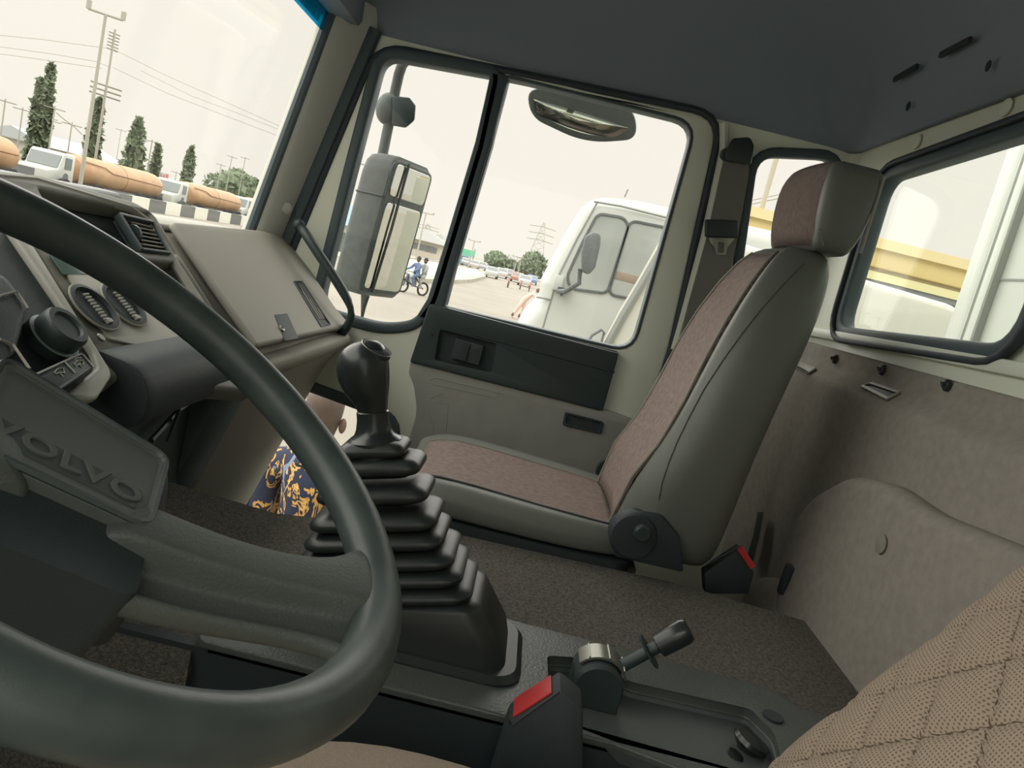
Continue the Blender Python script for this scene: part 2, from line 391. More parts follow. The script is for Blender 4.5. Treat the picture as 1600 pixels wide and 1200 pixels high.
# pillar: lofted between the windscreen edge and the door
def pill(Z):
    t = (Z-2.302)/.595
    ywin = .757-.102*t; yd = FD.uv(594, 78)[0]+.02+(2.86-Z)*.205
    return ywin, yd
rings = []; sealr = []
for Z in (1.9, 2.1, 2.25, 2.4, 2.55, 2.7, 2.85, 2.95):
    yw, yd = pill(Z)
    rings.append([Vector((1.985, yw+.02, Z)), Vector((1.975, yw-.004, Z)), Vector((1.985, yw-.022, Z)), Vector((2.02, yw-.035, Z)), Vector((2.065, yd+.025, Z)), Vector((2.086, yd+.002, Z)), Vector((2.10, yd, Z)), Vector((2.13, yd+.01, Z)), Vector((2.13, yw+.04, Z)), Vector((2.0, yw+.035, Z))])
ap = obj('trim_4', MB().loft(rings), M_trimgrey, ang=50); struct(ap, 'grey padded windscreen pillar trim')
mb = MB(); mb.tube([Vector((1.978, pill(z)[0]+.004, z)) for z in (2.2, 2.4, 2.6, 2.8, 2.93)], .014, 8); obj('pillar_rubber', mb, M_rubber, ap)
mb = MB(); mb.tube([Vector((2.082, pill(z)[1]+.006, z)) for z in (1.95, 2.2, 2.4, 2.6, 2.8, 2.9)], .019, 8); obj('pillar_rubber', mb, M_rubber, ap)
c = P(447, 325, X=2.035); disc('cap', c+Vector((.004, 0, 0)), (-.75, -.66, 0), .0145, .006, M_trimgrey, ap)
mb = MB(); yw, yd = pill(2.0)
mb.sweep([Vector((.0-.14, .665, 2.90)), Vector((1.98, .665, 2.90))], circ(0, 0, .012, 8)); obj('header_rubber', mb, M_rubber, ap)

# ------------------------------------------------------------------ passenger door furniture
ph = thing('door_handle_panel', 'black plastic armrest panel with inside handle under the passenger window', 'door panel', P(805, 560, X=2.06))
FH = Frame((2.055, 0, 0), (0, 1, 0), (0, 0, 1))
outl = rnd(FH.loop([(671, 474), (967, 552), (942, 643), (640, 566)]), [.012, .006, .012, .008])
rec = rnd(FH.loop([(688, 516), (775, 538), (768, 582), (680, 562)]), .004)
obj('panel', plate([outl, rec], FH, 0, .028, .004), M_black, ph)
obj('recess_back', plate([grow(rec, .004)], FH, .018, .026), M_blackm, ph)
hd = obj('handle', plate([rnd(FH.loop([(712, 528), (757, 540), (748, 572), (704, 561)]), .004)], FH, -.001, .016, .003), M_black, ph)
obj('handle_grip', plate([rnd(FH.loop([(716, 532), (736, 537), (728, 565), (708, 560)]), .003)], FH, -.006, .002, .002), M_blackm, hd)
ridge = FH.loop([(742, 524), (960, 582)]); mb = MB(); mb.sweep([FH.pt(*ridge[0], .001), FH.pt(*ridge[1], .001)], circ(0, 0, .003, 6)); obj('ridge', mb, M_blackm, ph)
for u, v in ((674, 523), (720, 545), (818, 559), (933, 591)):
    disc('screw', FH.pt(*FH.uv(u, v), .002), (-1, 0, 0), .0045, .004, M_screw, ph)
dl = obj('door_lining', plate([rnd(FD.loop([(645, 560), (955, 640), (1030, 668)])+[(-.34, 1.36), (.36, 1.36)]+FD.loop([(612, 742), (640, 690), (655, 640), (650, 600), (642, 580)]), [.005, .01, .01, .03, .03, .03, .02, .03, .01, .005])], FD, -.038, -.018, .004), M_doorfelt)
tag(dl, 'grey carpet lining on the lower half of the passenger door', 'door lining')
for path in ([(672, 594), (680, 590), (780, 614), (775, 622), (676, 600)], [(672, 622), (690, 614), (700, 632), (672, 628)], [(668, 640), (678, 668), (672, 690)], [(700, 634), (695, 690)]):
    mb = MB(); mb.tube([P(u, v, X=2.0625) for u, v in path], .0016, 5); obj('fold', mb, M_doorfelt, dl)
pc = thing('pull_cup', 'small black recessed pull cup on the passenger door lining', 'door pull', P(909, 657, X=2.06))
cupo = rnd(FD.loop([(882, 639), (941, 654), (937, 673), (878, 659)]), .006); cupi = rnd(FD.loop([(886, 643), (937, 656), (934, 669), (883, 656)]), .004)
obj('rim', plate([cupo, cupi], FD, -.046, -.038, .002), M_black, pc)
obj('cup', plate([grow(cupi, .002)], FD, -.0395, -.0375), M_blackm, pc); disc('screw', P(925, 656, X=2.058), (-1, 0, 0), .004, .003, M_screw, pc)
# grab handle on the pillar
gh = thing('grab_handle', 'black curved tube grab handle between dashboard and windscreen pillar', 'handle', P(465, 352, X=2.0))
pts = [P(468, 352, X=2.01), P(478, 366, X=1.985), P(500, 400, X=1.98), P(527, 440, X=1.98), P(546, 472, X=1.98), P(551, 492, X=1.98), P(543, 512, X=1.985), P(525, 530, X=2.0), P(505, 552, X=2.02)]
mb = MB(); mb.tube(pts, .0135, 12); g = obj('bar', mb, M_black, gh, sub=1)
mb = MB(); mb.ball(P(467, 351, X=2.012), .0165, sc=(1, 1, 1)); obj('mount', mb, M_black, gh)
mb = MB(); mb.tube([P(508, 545, X=2.06), P(490, 570, X=2.06), P(455, 635, X=2.06), P(412, 720, X=2.06), P(385, 790, X=2.06)], .005, 6); tag(obj('edge_seal', mb, M_rubber), 'thin black seal down the right edge of the lower dashboard', 'seal')
# ------------------------------------------------------------------ dashboard
dash = thing('dashboard', 'grey moulded dashboard with glove box, air vents and round vents', 'dashboard', (1.2, .7, 2.1))
FS = Frame((0, .71, 2.309), (1, 0, 0), (0, .24, .192))          # sloping face; e3 points up and back to the cab
s_ = lambda pts, h=0: FS.loop(pts, h)
def extr(name, prof, x0, x1, m, par, bevel=.006, x0b=None):
    mb = MB(); n = len(prof)
    mb.loft([[Vector((x0, y, z)) for y, z in prof], [Vector((x1, y, z)) for y, z in prof]]); return obj(name, mb, m, par, bevel=bevel)
# glove box body: lip below the lid, lower panel running forward to the floor
extr('glove_box_body', [(.95, 2.28), (.735, 2.303), (.72, 2.300), (.50, 2.122), (.478, 2.098), (.468, 2.085), (.47, 2.070), (.505, 2.02), (.645, 1.56), (.66, 1.36), (.95, 1.36)], 1.44, 2.03, M_dash2, dash, .008)
extr('lower_lip', [(.50, 2.112), (.462, 2.108), (.452, 2.095), (.458, 2.078), (.50, 2.04)], 1.385, 2.035, M_dash2, dash, .008)
lid = obj('glove_box_lid', plate([rnd(s_([(262, 351), (404, 364), (446, 375), (520, 486), (543, 512), (396, 545), (330, 452)], .0), [.012, .02, .03, .01, .012, .006, 0])], FS, -.004, .012, .006), M_dash, dash)
lid['label'] = 'smooth grey glove box lid'
# latch
lt = obj('latch', plate([rnd(s_([(428, 492), (448, 490), (466, 530), (445, 534)], .012), .004)], FS, .010, .014, .002), M_blackm, dash)
disc('lock', FS.pt(*FS.uv(441, 513, .016), .014), FS.e3, .0075, .004, M_metal, lt, [(.0075, 0), (.0075, .003), (.005, .004), (.004, .002), (.0005, .002)])
# narrow side vent by the pillar
va = s_([(458, 440), (471, 440), (516, 508), (501, 511)], .012)
sv = obj('side_vent', plate([rnd(va, .002), grow(va, -.004)], FS, .011, .0155, .001), M_black, dash)
obj('vent_back', plate([grow(va, -.003)], FS, .0115, .0125), M_blackm, sv)
a, b, c, d = [Vector(q) for q in va]
for t in (.3, .5, .7):
    p0 = a.lerp(b, t).lerp(d.lerp(c, t), .06); p1 = a.lerp(b, t).lerp(d.lerp(c, t), .86)
    mb = MB(); mb.sweep([FS.pt(p0.x, p0.y, .0145), FS.pt(p1.x, p1.y, .0145)], rnd([(-.0012, -.0012), (.0012, -.0012), (.0012, .0012), (-.0012, .0012)], .0003, 1)); obj('slat', mb, M_dash, sv)
# centre panel: raised frame turned to the driver
cpo = rnd(s_([(-60, 262), (60, 273), (212, 316), (242, 337), (402, 592), (400, 612), (176, 592), (38, 368), (-90, 330)], .02), [0, .01, .025, .01, .01, .004, .01, 0, 0])
pk1 = rnd(s_([(60, 296), (90, 303), (232, 333), (274, 398), (205, 392), (108, 380)], .02), .006)
pk2 = rnd(s_([(212, 404), (280, 411), (345, 508), (268, 520)], .02), .008)
cp = obj('centre_panel', plate([cpo, pk1, pk2], FS, -.012, .022, .007), M_frame, dash)
mb = MB(); ep = s_([(-60, 266), (58, 277), (206, 322), (236, 342), (394, 590)], .024)
obj('centre_panel_edge', MB().sweep([FS.pt(*q, .016) for q in ep], circ(0, 0, .008, 8)), M_dash, dash)
obj('pocket', plate([grow(pk1, .01)], FS, -.03, -.012), M_blackm, dash); obj('pocket', plate([grow(pk2, .01)], FS, -.05, -.035), M_blackm, dash)
# centre carcass to carry the panel
extr('centre_body', [(.95, 2.30), (.76, 2.335), (.73, 2.31), (.47, 2.10), (.50, 2.06), (.60, 2.0), (.70, 1.9), (.72, 1.36), (.95, 1.36)], .70, 1.40, M_blackm, dash, .006)
extr('cowl_top', [(1.0, 2.30), (1.0, 2.33), (.80, 2.352), (.762, 2.352), (.752, 2.338), (.76, 2.32)], -.12, 1.36, M_black, dash, .006)
extr('cowl_top_right', [(1.0, 2.28), (1.0, 2.30), (.80, 2.312), (.722, 2.312), (.715, 2.30)], 1.36, 2.06, M_dash, dash, .004)
# square vent
vo = s_([(186, 331), (240, 345), (269, 396), (223, 390)], .026)
vt = obj('air_vent', plate([rnd(vo, .004), grow(vo, -.007)], FS, .012, .027, .002), M_black, dash)
obj('vent_back', plate([grow(vo, -.005)], FS, .006, .009), M_blackm, vt)
A, B, C_, D = [Vector(q) for q in vo]
for i in range(7):
    t = (i+1)/8; p0 = A.lerp(D, t).lerp(B.lerp(C_, t), .26 if i else .3); p1 = A.lerp(D, t).lerp(B.lerp(C_, t), .95)
    obj('slat', MB().sweep([FS.pt(p0.x, p0.y, .019), FS.pt(p1.x, p1.y, .019)], rnd([(-.0045, -.0012), (.0045, -.0012), (.0045, .0012), (-.0045, .0012)], .0004, 1)), M_dash2, vt)
wc = A.lerp(D, .45).lerp(B.lerp(C_, .45), .2)
obj('thumb_wheel', MB().lathe([(.001, -.003), (.016, -.003), (.016, .003), (.001, .003)], Frame(FS.pt(wc.x, wc.y, .016), FS.e2, FS.e3), 18), M_black, vt)
# silver field with two round vents
sf = rnd(s_([(86, 402), (122, 424), (205, 428), (300, 520), (300, 560), (168, 530)], .024), .006)
sfo = obj('silver_field', plate([sf], FS, .0215, .0255, .002), M_silver, dash)
for (u, v) in ((146, 482), (192, 478)):
    cx, cy = FS.uv(u, v, .026); fr = Frame(FS.pt(cx, cy, .0265), FS.e1, FS.e2)
    rv = obj('round_vent', MB().lathe([(.036, 0), (.036, .004), (.031, .005), (.029, -.0005), (.0005, -.0005)], fr, 28), M_blackm, dash)
    obj('bezel', MB().sweep([fr.pt(.0365*math.cos(a), .0365*math.sin(a), .002) for a in [i*math.pi/14 for i in range(28)]], circ(0, 0, .002, 6), closed=True, up=FS.e3), M_dash, rv)
    for k in range(9):
        q = fr.pt(-.014+.0, .020-.005*k, .003)
        obj('fin', MB().sweep([fr.pt(-.004, .020-.005*k, .003), fr.pt(.008, .0205-.005*k, .003)], [(-.0011, -.0011), (.0011, -.0011), (.0011, .0011), (-.0011, .0011)]), M_silver, rv)
    obj('pivot', MB().box((-.002, -.0265, .001), (.008, -.021, .006), fr.m()), M_silver, rv)
# small clock display
obj('display', plate([rnd(s_([(76, 398), (100, 396), (136, 430), (98, 430)], .024), .002)], FS, .0235, .0262, .001), mat('display_glass', (96, 118, 112), .15), dash)
# padded bar under the centre panel
pb = [FS.pt(*q, .0) for q in s_([(172, 560), (392, 556)], .0)]
mb = MB(); mb.loft([[Vector((x, y, z)) for y, z in rnd([(.52, 2.178), (.455, 2.168), (.432, 2.14), (.435, 2.095), (.47, 2.078), (.52, 2.08)], .018, 3)] for x in (.905, .925, 1.22, 1.24)])
obj('padded_bar', mb, M_blackm, dash, bevel=.006)
disc('screw', FS.pt(*FS.uv(157, 528, .026), .0255), FS.e3, .006, .003, M_metal, dash)
# lower shelf lip and its hinge strut
q = P(316, 601, X=1.33); mb = MB(); mb.sweep([Vector((.86, q.y, q.z-.012)), Vector((1.33, q.y, q.z))], rnd([(-.003, -.006), (.003, -.006), (.003, .006), (-.003, .006)], .002, 2)); obj('shelf_lip', mb, M_dash, dash)
mb = MB(); mb.box((.8, q.y+.01, 1.86), (1.36, q.y+.12, q.z-.01)); obj('shelf_front', mb, M_blackm, dash, bevel=.006)
fr = Frame(q+Vector((0, -.006, -.004)), (1, 0, .3), (0, 0, 1)); obj('hinge_eye', MB().lathe([(.007, -.003), (.007, .004), (.004, .004), (.004, .001), (.0005, .001)], fr, 14), M_metal, dash)
st = P(232, 690, X=1.25)
obj('strut', MB().tube([q+Vector((0, -.008, -.006)), P(280, 640, Y=q.y-.012), P(236, 688, Y=q.y-.014)], .005, 6), M_black, dash); obj('strut', MB().tube([P(281, 640, Y=q.y-.022), P(262, 690, Y=q.y-.022)], .004, 6), M_black, dash)
# vertical mouldings of the lower centre
mb = MB(); mb.loft([[P(u, v, Y=yy) for (u, v), yy in (((345, 590), .50), ((392, 560), .475), ((330, 752), .60), ((275, 752), .60))][:0] or [Vector((1.33, .50, 2.06)), Vector((1.44, .485, 2.06)), Vector((1.44, .95, 2.06)), Vector((1.33, .95, 2.06))], [Vector((1.29, .62, 1.62)), Vector((1.44, .63, 1.62)), Vector((1.44, .95, 1.62)), Vector((1.29, .95, 1.62))]])
obj('side_moulding', mb, M_black, dash, bevel=.012)

# ------------------------------------------------------------------ instrument cluster, driver side
ic = thing('instrument_binnacle', 'dark instrument binnacle with pale edge strip behind the steering wheel', 'instrument panel', (.55, .6, 2.2))
FI = Frame(FS.pt(0, 0, .0), FS.e1, FS.e2)
ib = rnd(s_([(-140, 300), (26, 352), (168, 588), (150, 628), (60, 648), (-160, 560)], .03), [.01, .02, .02, .02, .01, .01])
obj('hood', plate([ib], FI, -.03, .026, .012), M_blackm, ic)
stp = rnd(s_([(10, 352), (40, 366), (176, 586), (150, 626), (96, 622), (152, 574), (146, 550)], .034), [.006, .006, .012, .012, .006, .006, .006])
obj('edge_strip', plate([stp], FI, .024, .036, .004), M_silver, ic)
swp = rnd(s_([(50, 588), (126, 552), (148, 574), (92, 612)], .05), .004)
sp = obj('switch_block', plate([swp], FI, .02, .052, .003), M_black, ic)
M_icon = mat('icon_white', (190, 192, 186), .6)
def line(pts, m, par, r=.0006, h=.0525): obj('symbol', MB().tube([FI.pt(*FI.uv(u, v, h), h) for u, v in pts], r, 5), m, par)
line([(52, 587), (126, 553), (130, 554), (147, 574)], M_icon, sp, .0012)
line([(101, 565), (118, 583)], M_icon, sp, .0011)
ax = [(85, 582), (90, 576), (99, 575), (101, 583), (93, 582), (88, 584)]; line(ax+[ax[0]], M_icon, sp); line([(93, 582), (99, 588)], M_icon, sp)
ax = [(116, 568), (121, 563), (129, 563), (131, 570), (124, 569), (119, 572)]; line(ax+[ax[0]], M_icon, sp); line([(124, 569), (129, 574)], M_icon, sp); line([(116, 562), (120, 559), (126, 559)], M_icon, sp)
kx, ky = FI.uv(104, 510, .06); fr = Frame(FI.pt(kx, ky, .03), FI.e1, FI.e2)
kn = obj('rotary_knob', MB().lathe([(.030, 0), (.030, .012), (.0265, .014), (.0265, .030), (.024, .034), (.018, .034), (.016, .031), (.0005, .031)], fr, 30), M_black, ic)
obj('ring_mark', MB().tube([fr.pt(.030*math.cos(a), .030*math.sin(a), .013) for a in [math.radians(150+i*12) for i in range(13)]], .0012, 6), mat('pale_green', (120, 142, 132), .5), kn)
obj('column_shroud', MB().loft([[FI.pt(*FI.uv(u, v, h), h) for u, v in ((-60, 410), (8, 432), (42, 478), (22, 556), (-60, 600))] for h in (.0, .05, .062)]), M_blackm, ic, bevel=.006)
line([(0, 462), (26, 455), (44, 482)], M_dash, ic, .0014, .064); line([(48, 508), (72, 522), (95, 560)], M_dash, ic, .0018, .034); line([(0, 530), (20, 538), (46, 576)], M_dash, ic, .0016, .064)

# ------------------------------------------------------------------ steering wheel
TW = math.radians(32.3); WC = Vector((.475, .242, 2.241))
WF = Frame(WC, (1, 0, 0), (0, math.cos(TW), math.sin(TW)))     # e3 = axis towards the driver
wh = thing('steering_wheel', 'large black two-spoke truck steering wheel in the foreground', 'steering wheel', WC)
N_ = 96; RW = .2255
rim = MB(); rim.sweep([WF.pt(RW*math.cos(2*math.pi*i/N_), RW*math.sin(2*math.pi*i/N_)) for i in range(N_)], circ(0, 0, .0192, 16), closed=True, up=WF.e3)
obj('rim', rim, M_wheel, wh, ang=80)
dv = Vector((.50, -.866)); pv = Vector((.866, .50))              # direction of the visible spoke
def wl(a, b, h): q = dv*a+pv*b; return WF.pt(q.x, q.y, h)
for sg in (1, -1):
    rings = []
    for a, b0, b1, h, th in ((.02, -.098, -.010, -.058, .018), (.045, -.098, -.010, -.050, .020), (.07, -.100, -.012, -.047, .019), (.12, -.099, -.020, -.034, .017), (.16, -.102, -.020, -.020, .016), (.185, -.110, -.014, -.010, .016), (.205, -.125, .004, -.003, .014), (.222, -.14, .02, .0, .010)):
        rg = []
        for b, t in ((-1, -.3), (-.97, .15), (-.86, .35), (-.76, .1), (-.6, -.15), (-.3, -.15), (-.22, .05), (-.13, .95), (-.05, 1.1), (.4, 1.1), (.85, .9), (1, 0), (.9, -.9), (0, -1), (-.9, -.9)):
            bb = (b0+b1)/2+(b1-b0)/2*b
            aa = min(a, math.sqrt(max(RW**2-bb*bb, 0))-.003)
            rg.append(wl(sg*aa, bb, h+t*th))
        rings.append(rg)
    obj('spoke', MB().loft(rings), M_spoke, wh, sub=2)
hubp = rnd([(.068, -.052), (.068, .052), (-.075, .062), (-.075, -.062)], .02)
hub = MB(); hub.loft([[wl(x*k, y*k, h) for x, y in hubp] for k, h in ((1.25, -.12), (1.12, -.065), (1.0, -.05), (.97, -.042))])
obj('hub', hub, M_blackm, wh, bevel=.004)
sk_ = rnd([(.052, -.100), (.056, -.03), (-.09, -.03), (-.09, -.104)], .012)
obj('hub_skirt', MB().loft([[wl(x*k, y, h) for x, y in sk_] for k, h in ((1.1, -.11), (1.03, -.055), (1.0, -.044), (.97, -.041))]), M_blackm, wh)
padp = rnd([(.048, -.046), (.056, .040), (-.070, .050), (-.070, -.050)], .012)
pad = MB(); pad.loft([[wl(x*k, y*k, h) for x, y in padp] for k, h in ((1.05, -.046), (1.03, -.034), (.96, -.0305), (.92, -.0325), (.90, -.033))])
pad_o = obj('hub_pad', pad, M_pad, wh)
obj('pad_edge', MB().sweep([wl(x*.985, y*.985, -.0315) for x, y in padp], circ(0, 0, .0028, 6), closed=True, up=WF.e3), M_wheel, pad_o)
tf = Frame(wl(-.010, -.021, -.0335), WF.e1*dv.x+WF.e2*dv.y, WF.e1*pv.x+WF.e2*pv.y)
recp = rnd([(-.058, -.0125), (.047, -.0125), (.050, .010), (-.058, .010)], .003)
obj('letter_field', plate([recp], tf, 0, .0012, .0005), mat('letter_field_plastic', (72, 80, 77), .6), pad_o)
obj('lettering', text_mesh('VOLVO', tf, .0235, .004, .0006, sx=1.22), M_pad, pad_o, sm=False)
obj('column', MB().tube([WF.pt(0, 0, -.10), WF.pt(0, 0, -.42)], .035, 16, scale=[1, 1.5]), M_blackm, wh)

# ------------------------------------------------------------------ engine tunnel, console
TZ = 1.883
tun = thing('engine_tunnel', 'raised engine tunnel covered with dark brown-grey carpet between the seats', 'engine cover', (1.2, 0, 1.34))
top = [(1.0, .28), (.79, .28), (.79, .66)]+[tuple(P(u, v, Z=TZ).to_2d()) for u, v in ((265, 752), (430, 800))]+[(1.37, .05), (1.40, -.40), (1.37, -.65), (1.245, -.686), (1.0, -.686)]
bot = [(x+(.04 if x > 1.01 else -0), y) for x, y in top]
cb = MB(); cb.loft([[Vector((x, y, 1.34)) for x, y in bot], [Vector((x, y, TZ-.02)) for x, y in top], [Vector((x, y, TZ)) for x, y in grow(top, -.006)]])
cme = cb.mesh('carpet')
obj('carpet', cme, M_carpet, tun, ang=60)
# console
con = thing('centre_console', 'long black moulded console beside the carpeted tunnel, with a shallow tray', 'console', (.9, 0, 1.34))
ctop = [tuple(P(u, v, Z=1.895).to_2d()) for u, v in ((786, 968), (1205, 1078), (1243, 1108))]
ctop = [(1.06, .285), (1.045, .0)]+ctop+[(.97, -.68), (.80, -.68), (.80, .285)]
FT = Frame((0, 0, 1.895), (1, 0, 0), (0, 1, 0))
wellp = rnd([tuple(FT.uv(u, v)) for u, v in ((850, 1026), (905, 1030), (985, 1068), (1172, 1110), (1212, 1150), (1232, 1230), (1100, 1220), (855, 1126))], .012)
obj('top_shell', plate([rnd(ctop, [.03, 0, .004, .02, .02, .0, .02, .02]), wellp], FT, -.012, .004, .003), M_console, con)
wl_ = MB(); wl_.loft([[Vector((x, y, z)) for x, y in grow(wellp, g)] for g, z in ((.003, 1.892), (-.002, 1.876))], True, False); wl_.add([Vector((x, y, 1.876)) for x, y in grow(wellp, -.002)], [tuple(range(len(wellp)))])
obj('tray', wl_, M_well, con)
sdm = MB(); sdm.loft([[Vector((.80, y, z)) for y, z in ((.6, 1.89), (-.7, 1.89), (-.7, 1.34), (.6, 1.34))], [Vector((.815, y, z)) for y, z in ((.6, 1.89), (-.7, 1.89), (-.7, 1.34), (.6, 1.34))]])
obj('side_wall', sdm, M_blackm, con)
c0 = P(1208, 1120, Z=1.90); obj('plug_hole', MB().lathe([(.014, 0), (.014, .002), (.0005, .001)], Frame(c0, (1, 0, 0), (0, 1, 0)), 16), M_blackm, con)

# ------------------------------------------------------------------ gear lever
gl = thing('gear_lever', 'tall black gear lever with a ball knob and stacked concertina rubber boot', 'gear lever', (.90, .06, 1.9))
def rsec(c, hx, hy, z, r, n=5, lean=0): return [Vector((q.x, q.y, z)) for q in [Vector((c[0], c[1], 0))+Vector(p_) for p_ in [(a.x, a.y, 0) for a in rr(-hx, hx, -hy, hy, r, 0, n)]]]
# base flange
bx = .90
fy0 = P(806, 1055, X=bx).y
def fold(yc0, yc1, hy, hx, z0, z1, xc=bx):
    """one concertina fold: a flat rounded tray with a fat outer lip"""
    mb = MB(); rg = []
    zs = z1-z0
    for k, zz in ((.80, 0), (.96, .10), (1.0, .28), (.995, .52), (.95, .68), (.80, .82), (.66, 1.0)):
        yy = yc0+(yc1-yc0)*zz
        rg.append(rsec((xc, yy), hx*k, hy*k, z0+zs*zz, min(hx, hy)*k*.38))
    mb.loft(rg); return mb
LA = math.radians(16)
GF = Frame((.94, .117, 2.012), (1, 0, 0), (0, math.cos(LA), -math.sin(LA)))
def gsec(s, hx, r0, r1, k=.38, n=5):
    hy = (r1-r0)/2; yc = (r0+r1)/2
    return [GF.pt(q.x, q.y+yc, s) for q in rr(-hx, hx, -hy, hy, min(hx, hy)*k, 0, n)]
folds = [(.124, .043, .037), (.103, .062, .043), (.069, .071, .050), (.036, .081, .057), (.012, .089, .061), (-.013, .101, .064), (-.035, .111, .066), (-.057, .122, .068), (-.074, .133, .070)]
for i, (s, r, hx) in enumerate(folds):
    lf = -min(r, .10+.002*i)
    d = .0105 if i else .009
    nr = folds[i+1] if i+1 < len(folds) else None
    mb = MB(); rg = []
    for ds, k in ((d*1.15, .70), (d*.75, .90), (d*.35, .975), (0, 1.0), (-d*.45, .985), (-d*.75, .93), (-d*.95, .80), (-d*1.25, .72)):
        rg.append(gsec(s+ds, hx*k, -r*k if i else -r*k, -lf*k))
    if i == len(folds)-1:
        rg = rg[:4]; b0 = rr(.94-.074, .94+.074, -.082, .235, .03, 1.897)
        b1 = rr(.94-.071, .94+.071, -.070, .225, .03, 1.93)
        rg += [b1, b0]
    mb.loft(rg); obj('boot_fold' if i < len(folds)-1 else 'boot_base', mb, M_boot, gl, ang=50)
mb = MB(); mb.loft([rr(.94-.088, .94+.088, -.10, .25, .04, z_) for z_ in (1.892, 1.902)]+[rr(.94-.080, .94+.080, -.092, .242, .035, 1.909)])
obj('boot_flange', mb, M_boot, gl)
G2 = Frame(GF.pt(0, 0, .0), GF.e1, GF.e2)
obj('collar', MB().lathe([(.034, .112), (.0345, .121), (.0325, .123), (.0325, .128), (.0345, .1295), (.0345, .134), (.031, .137), (.0255, .141), (.0225, .148), (.0205, .16), (.0205, .17), (.010, .18)], G2, 28), M_knob, gl)
kb = MB(); c0 = GF.pt(0, .0, .2235)
rings = []
for s, r0, dy in ((-.062, .0195, -.004), (-.05, .0215, -.004), (-.040, .0245, -.001), (-.028, .0315, .006), (-.012, .0365, .010), (.004, .0375, .011), (.018, .0355, .009), (.029, .029, .005), (.036, .018, .002), (.039, .004, 0)):
    rings.append([c0+GF.e3*s+GF.e1*(r0*.92*math.cos(a))+GF.e2*(r0*math.sin(a)*(1.0 if math.sin(a) > 0 else .80)+dy*.5) for a in [i*math.pi/12 for i in range(24)]])
kb.loft(rings); kn = obj('knob', kb, M_knob, gl, sub=1)
nk = (GF.e2*-.50+GF.e3*.80+GF.e1*-.12).normalized(); a1_ = nk.cross(Vector((1, 0, 0))).normalized(); pf = Frame(c0+GF.e2*.006+nk*.0325, a1_, nk.cross(a1_))
obj('shift_plate', MB().lathe([(.0205, -.005), (.0205, .001), (.015, .003), (.0005, .0045)], pf, 22), M_blackm, kn)
obj('plate_edge', MB().sweep([pf.pt(.0205*math.cos(a), .0205*math.sin(a), .001) for a in [i*math.pi/12 for i in range(24)]], circ(0, 0, .0007, 5), closed=True, up=pf.e3), M_metal, kn)

# ------------------------------------------------------------------ parking brake valve on the console
pv_ = thing('parking_brake_valve', 'black dome parking brake valve with angled lever on the console tray', 'brake lever', P(930, 1085, Z=1.88))
vc = P(932, 1062, Z=1.905); vc = Vector((.93, P(932, 1062, X=.93).y, 1.885))
vx = .93
a_ = P(893, 1085, X=vx-.02); b_ = P(972, 1100, X=vx-.02)
yl = P(895, 1040, X=vx).y; yr_ = P(972, 1060, X=vx).y; yc = (yl+yr_)/2; hy = (yl-yr_)/2*.98
mb = MB()
mb.loft([[Vector((vx+sx, yc+hy*math.cos(t)*k, 1.878+max(.0, .030*k+hy*.95*k*math.sin(t)) if math.sin(t) > -.05 else 1.878)) for t in [math.radians(-10+200*j/20) for j in range(21)]] for sx, k in ((-.034, .9), (-.03, .98), (.02, .98), (.026, .9))])
obj('body', mb, M_black, pv_)
mb = MB(); tt = [math.radians(35+125*j/16) for j in range(17)]
mb.loft([[Vector((vx+sx, yc+(hy+g)*math.cos(t), 1.908+(hy*.95+g)*math.sin(t))) for t in tt] for sx, g in ((-.022, .001), (-.022, .004), (.014, .004), (.014, .001))], False, False)
obj('guide_ring', mb, M_metal, pv_)
for t in (60, 100, 140):
    t = math.radians(t); obj('rib', MB().sweep([Vector((vx-.022, yc+(hy+.005)*math.cos(t), 1.908+(hy*.95+.005)*math.sin(t))), Vector((vx+.014, yc+(hy+.005)*math.cos(t), 1.908+(hy*.95+.005)*math.sin(t)))], circ(0, 0, .0012, 5)), M_metal, pv_)
l0 = P(962, 1046, X=vx); l1 = P(1068, 988, X=vx-.0)
ld = (l1-l0).normalized(); LFr = Frame(l0, (1, 0, 0), ld.cross(Vector((1, 0, 0))))
LFr.e3 = ld; LFr.e2 = ld.cross(LFr.e1)
Ln = (l1-l0).length
lv = obj('lever', MB().lathe([(.006, -.018), (.007, .0), (.0085, .012), (.0085, .030), (.0085, Ln*.62)], LFr, 16), M_black, pv_)
obj('release_disc', MB().lathe([(.009, Ln*.46), (.0225, Ln*.475), (.024, Ln*.49), (.0225, Ln*.505), (.009, Ln*.51)], LFr, 24), M_black, lv)
obj('handle', MB().lathe([(.010, Ln*.62), (.0155, Ln*.64), (.0165, Ln*.85), (.0168, Ln*1.02), (.014, Ln*1.08), (.0005, Ln*1.09)], LFr, 20), M_knob, lv)
# small lever knob near the tray's rear end
sk = thing('tray_lever', 'small dark knob lever at the rear end of the console tray', 'knob', P(1165, 1165, Z=1.88))
kc = P(1172, 1160, X=.895); kf = Frame(kc, (1, 0, 0), (0, .9, .3))
obj('knob', MB().lathe([(.010, -.045), (.011, -.012), (.019, -.006), (.024, .0), (.022, .006), (.0005, .009)], kf, 20), M_knob, sk)
obj('button', MB().lathe([(.012, -.01), (.012, .004), (.0005, .006)], Frame(P(1150, 1183, X=.875), (1, 0, 0), (0, .9, .3)), 16), M_knob, sk)
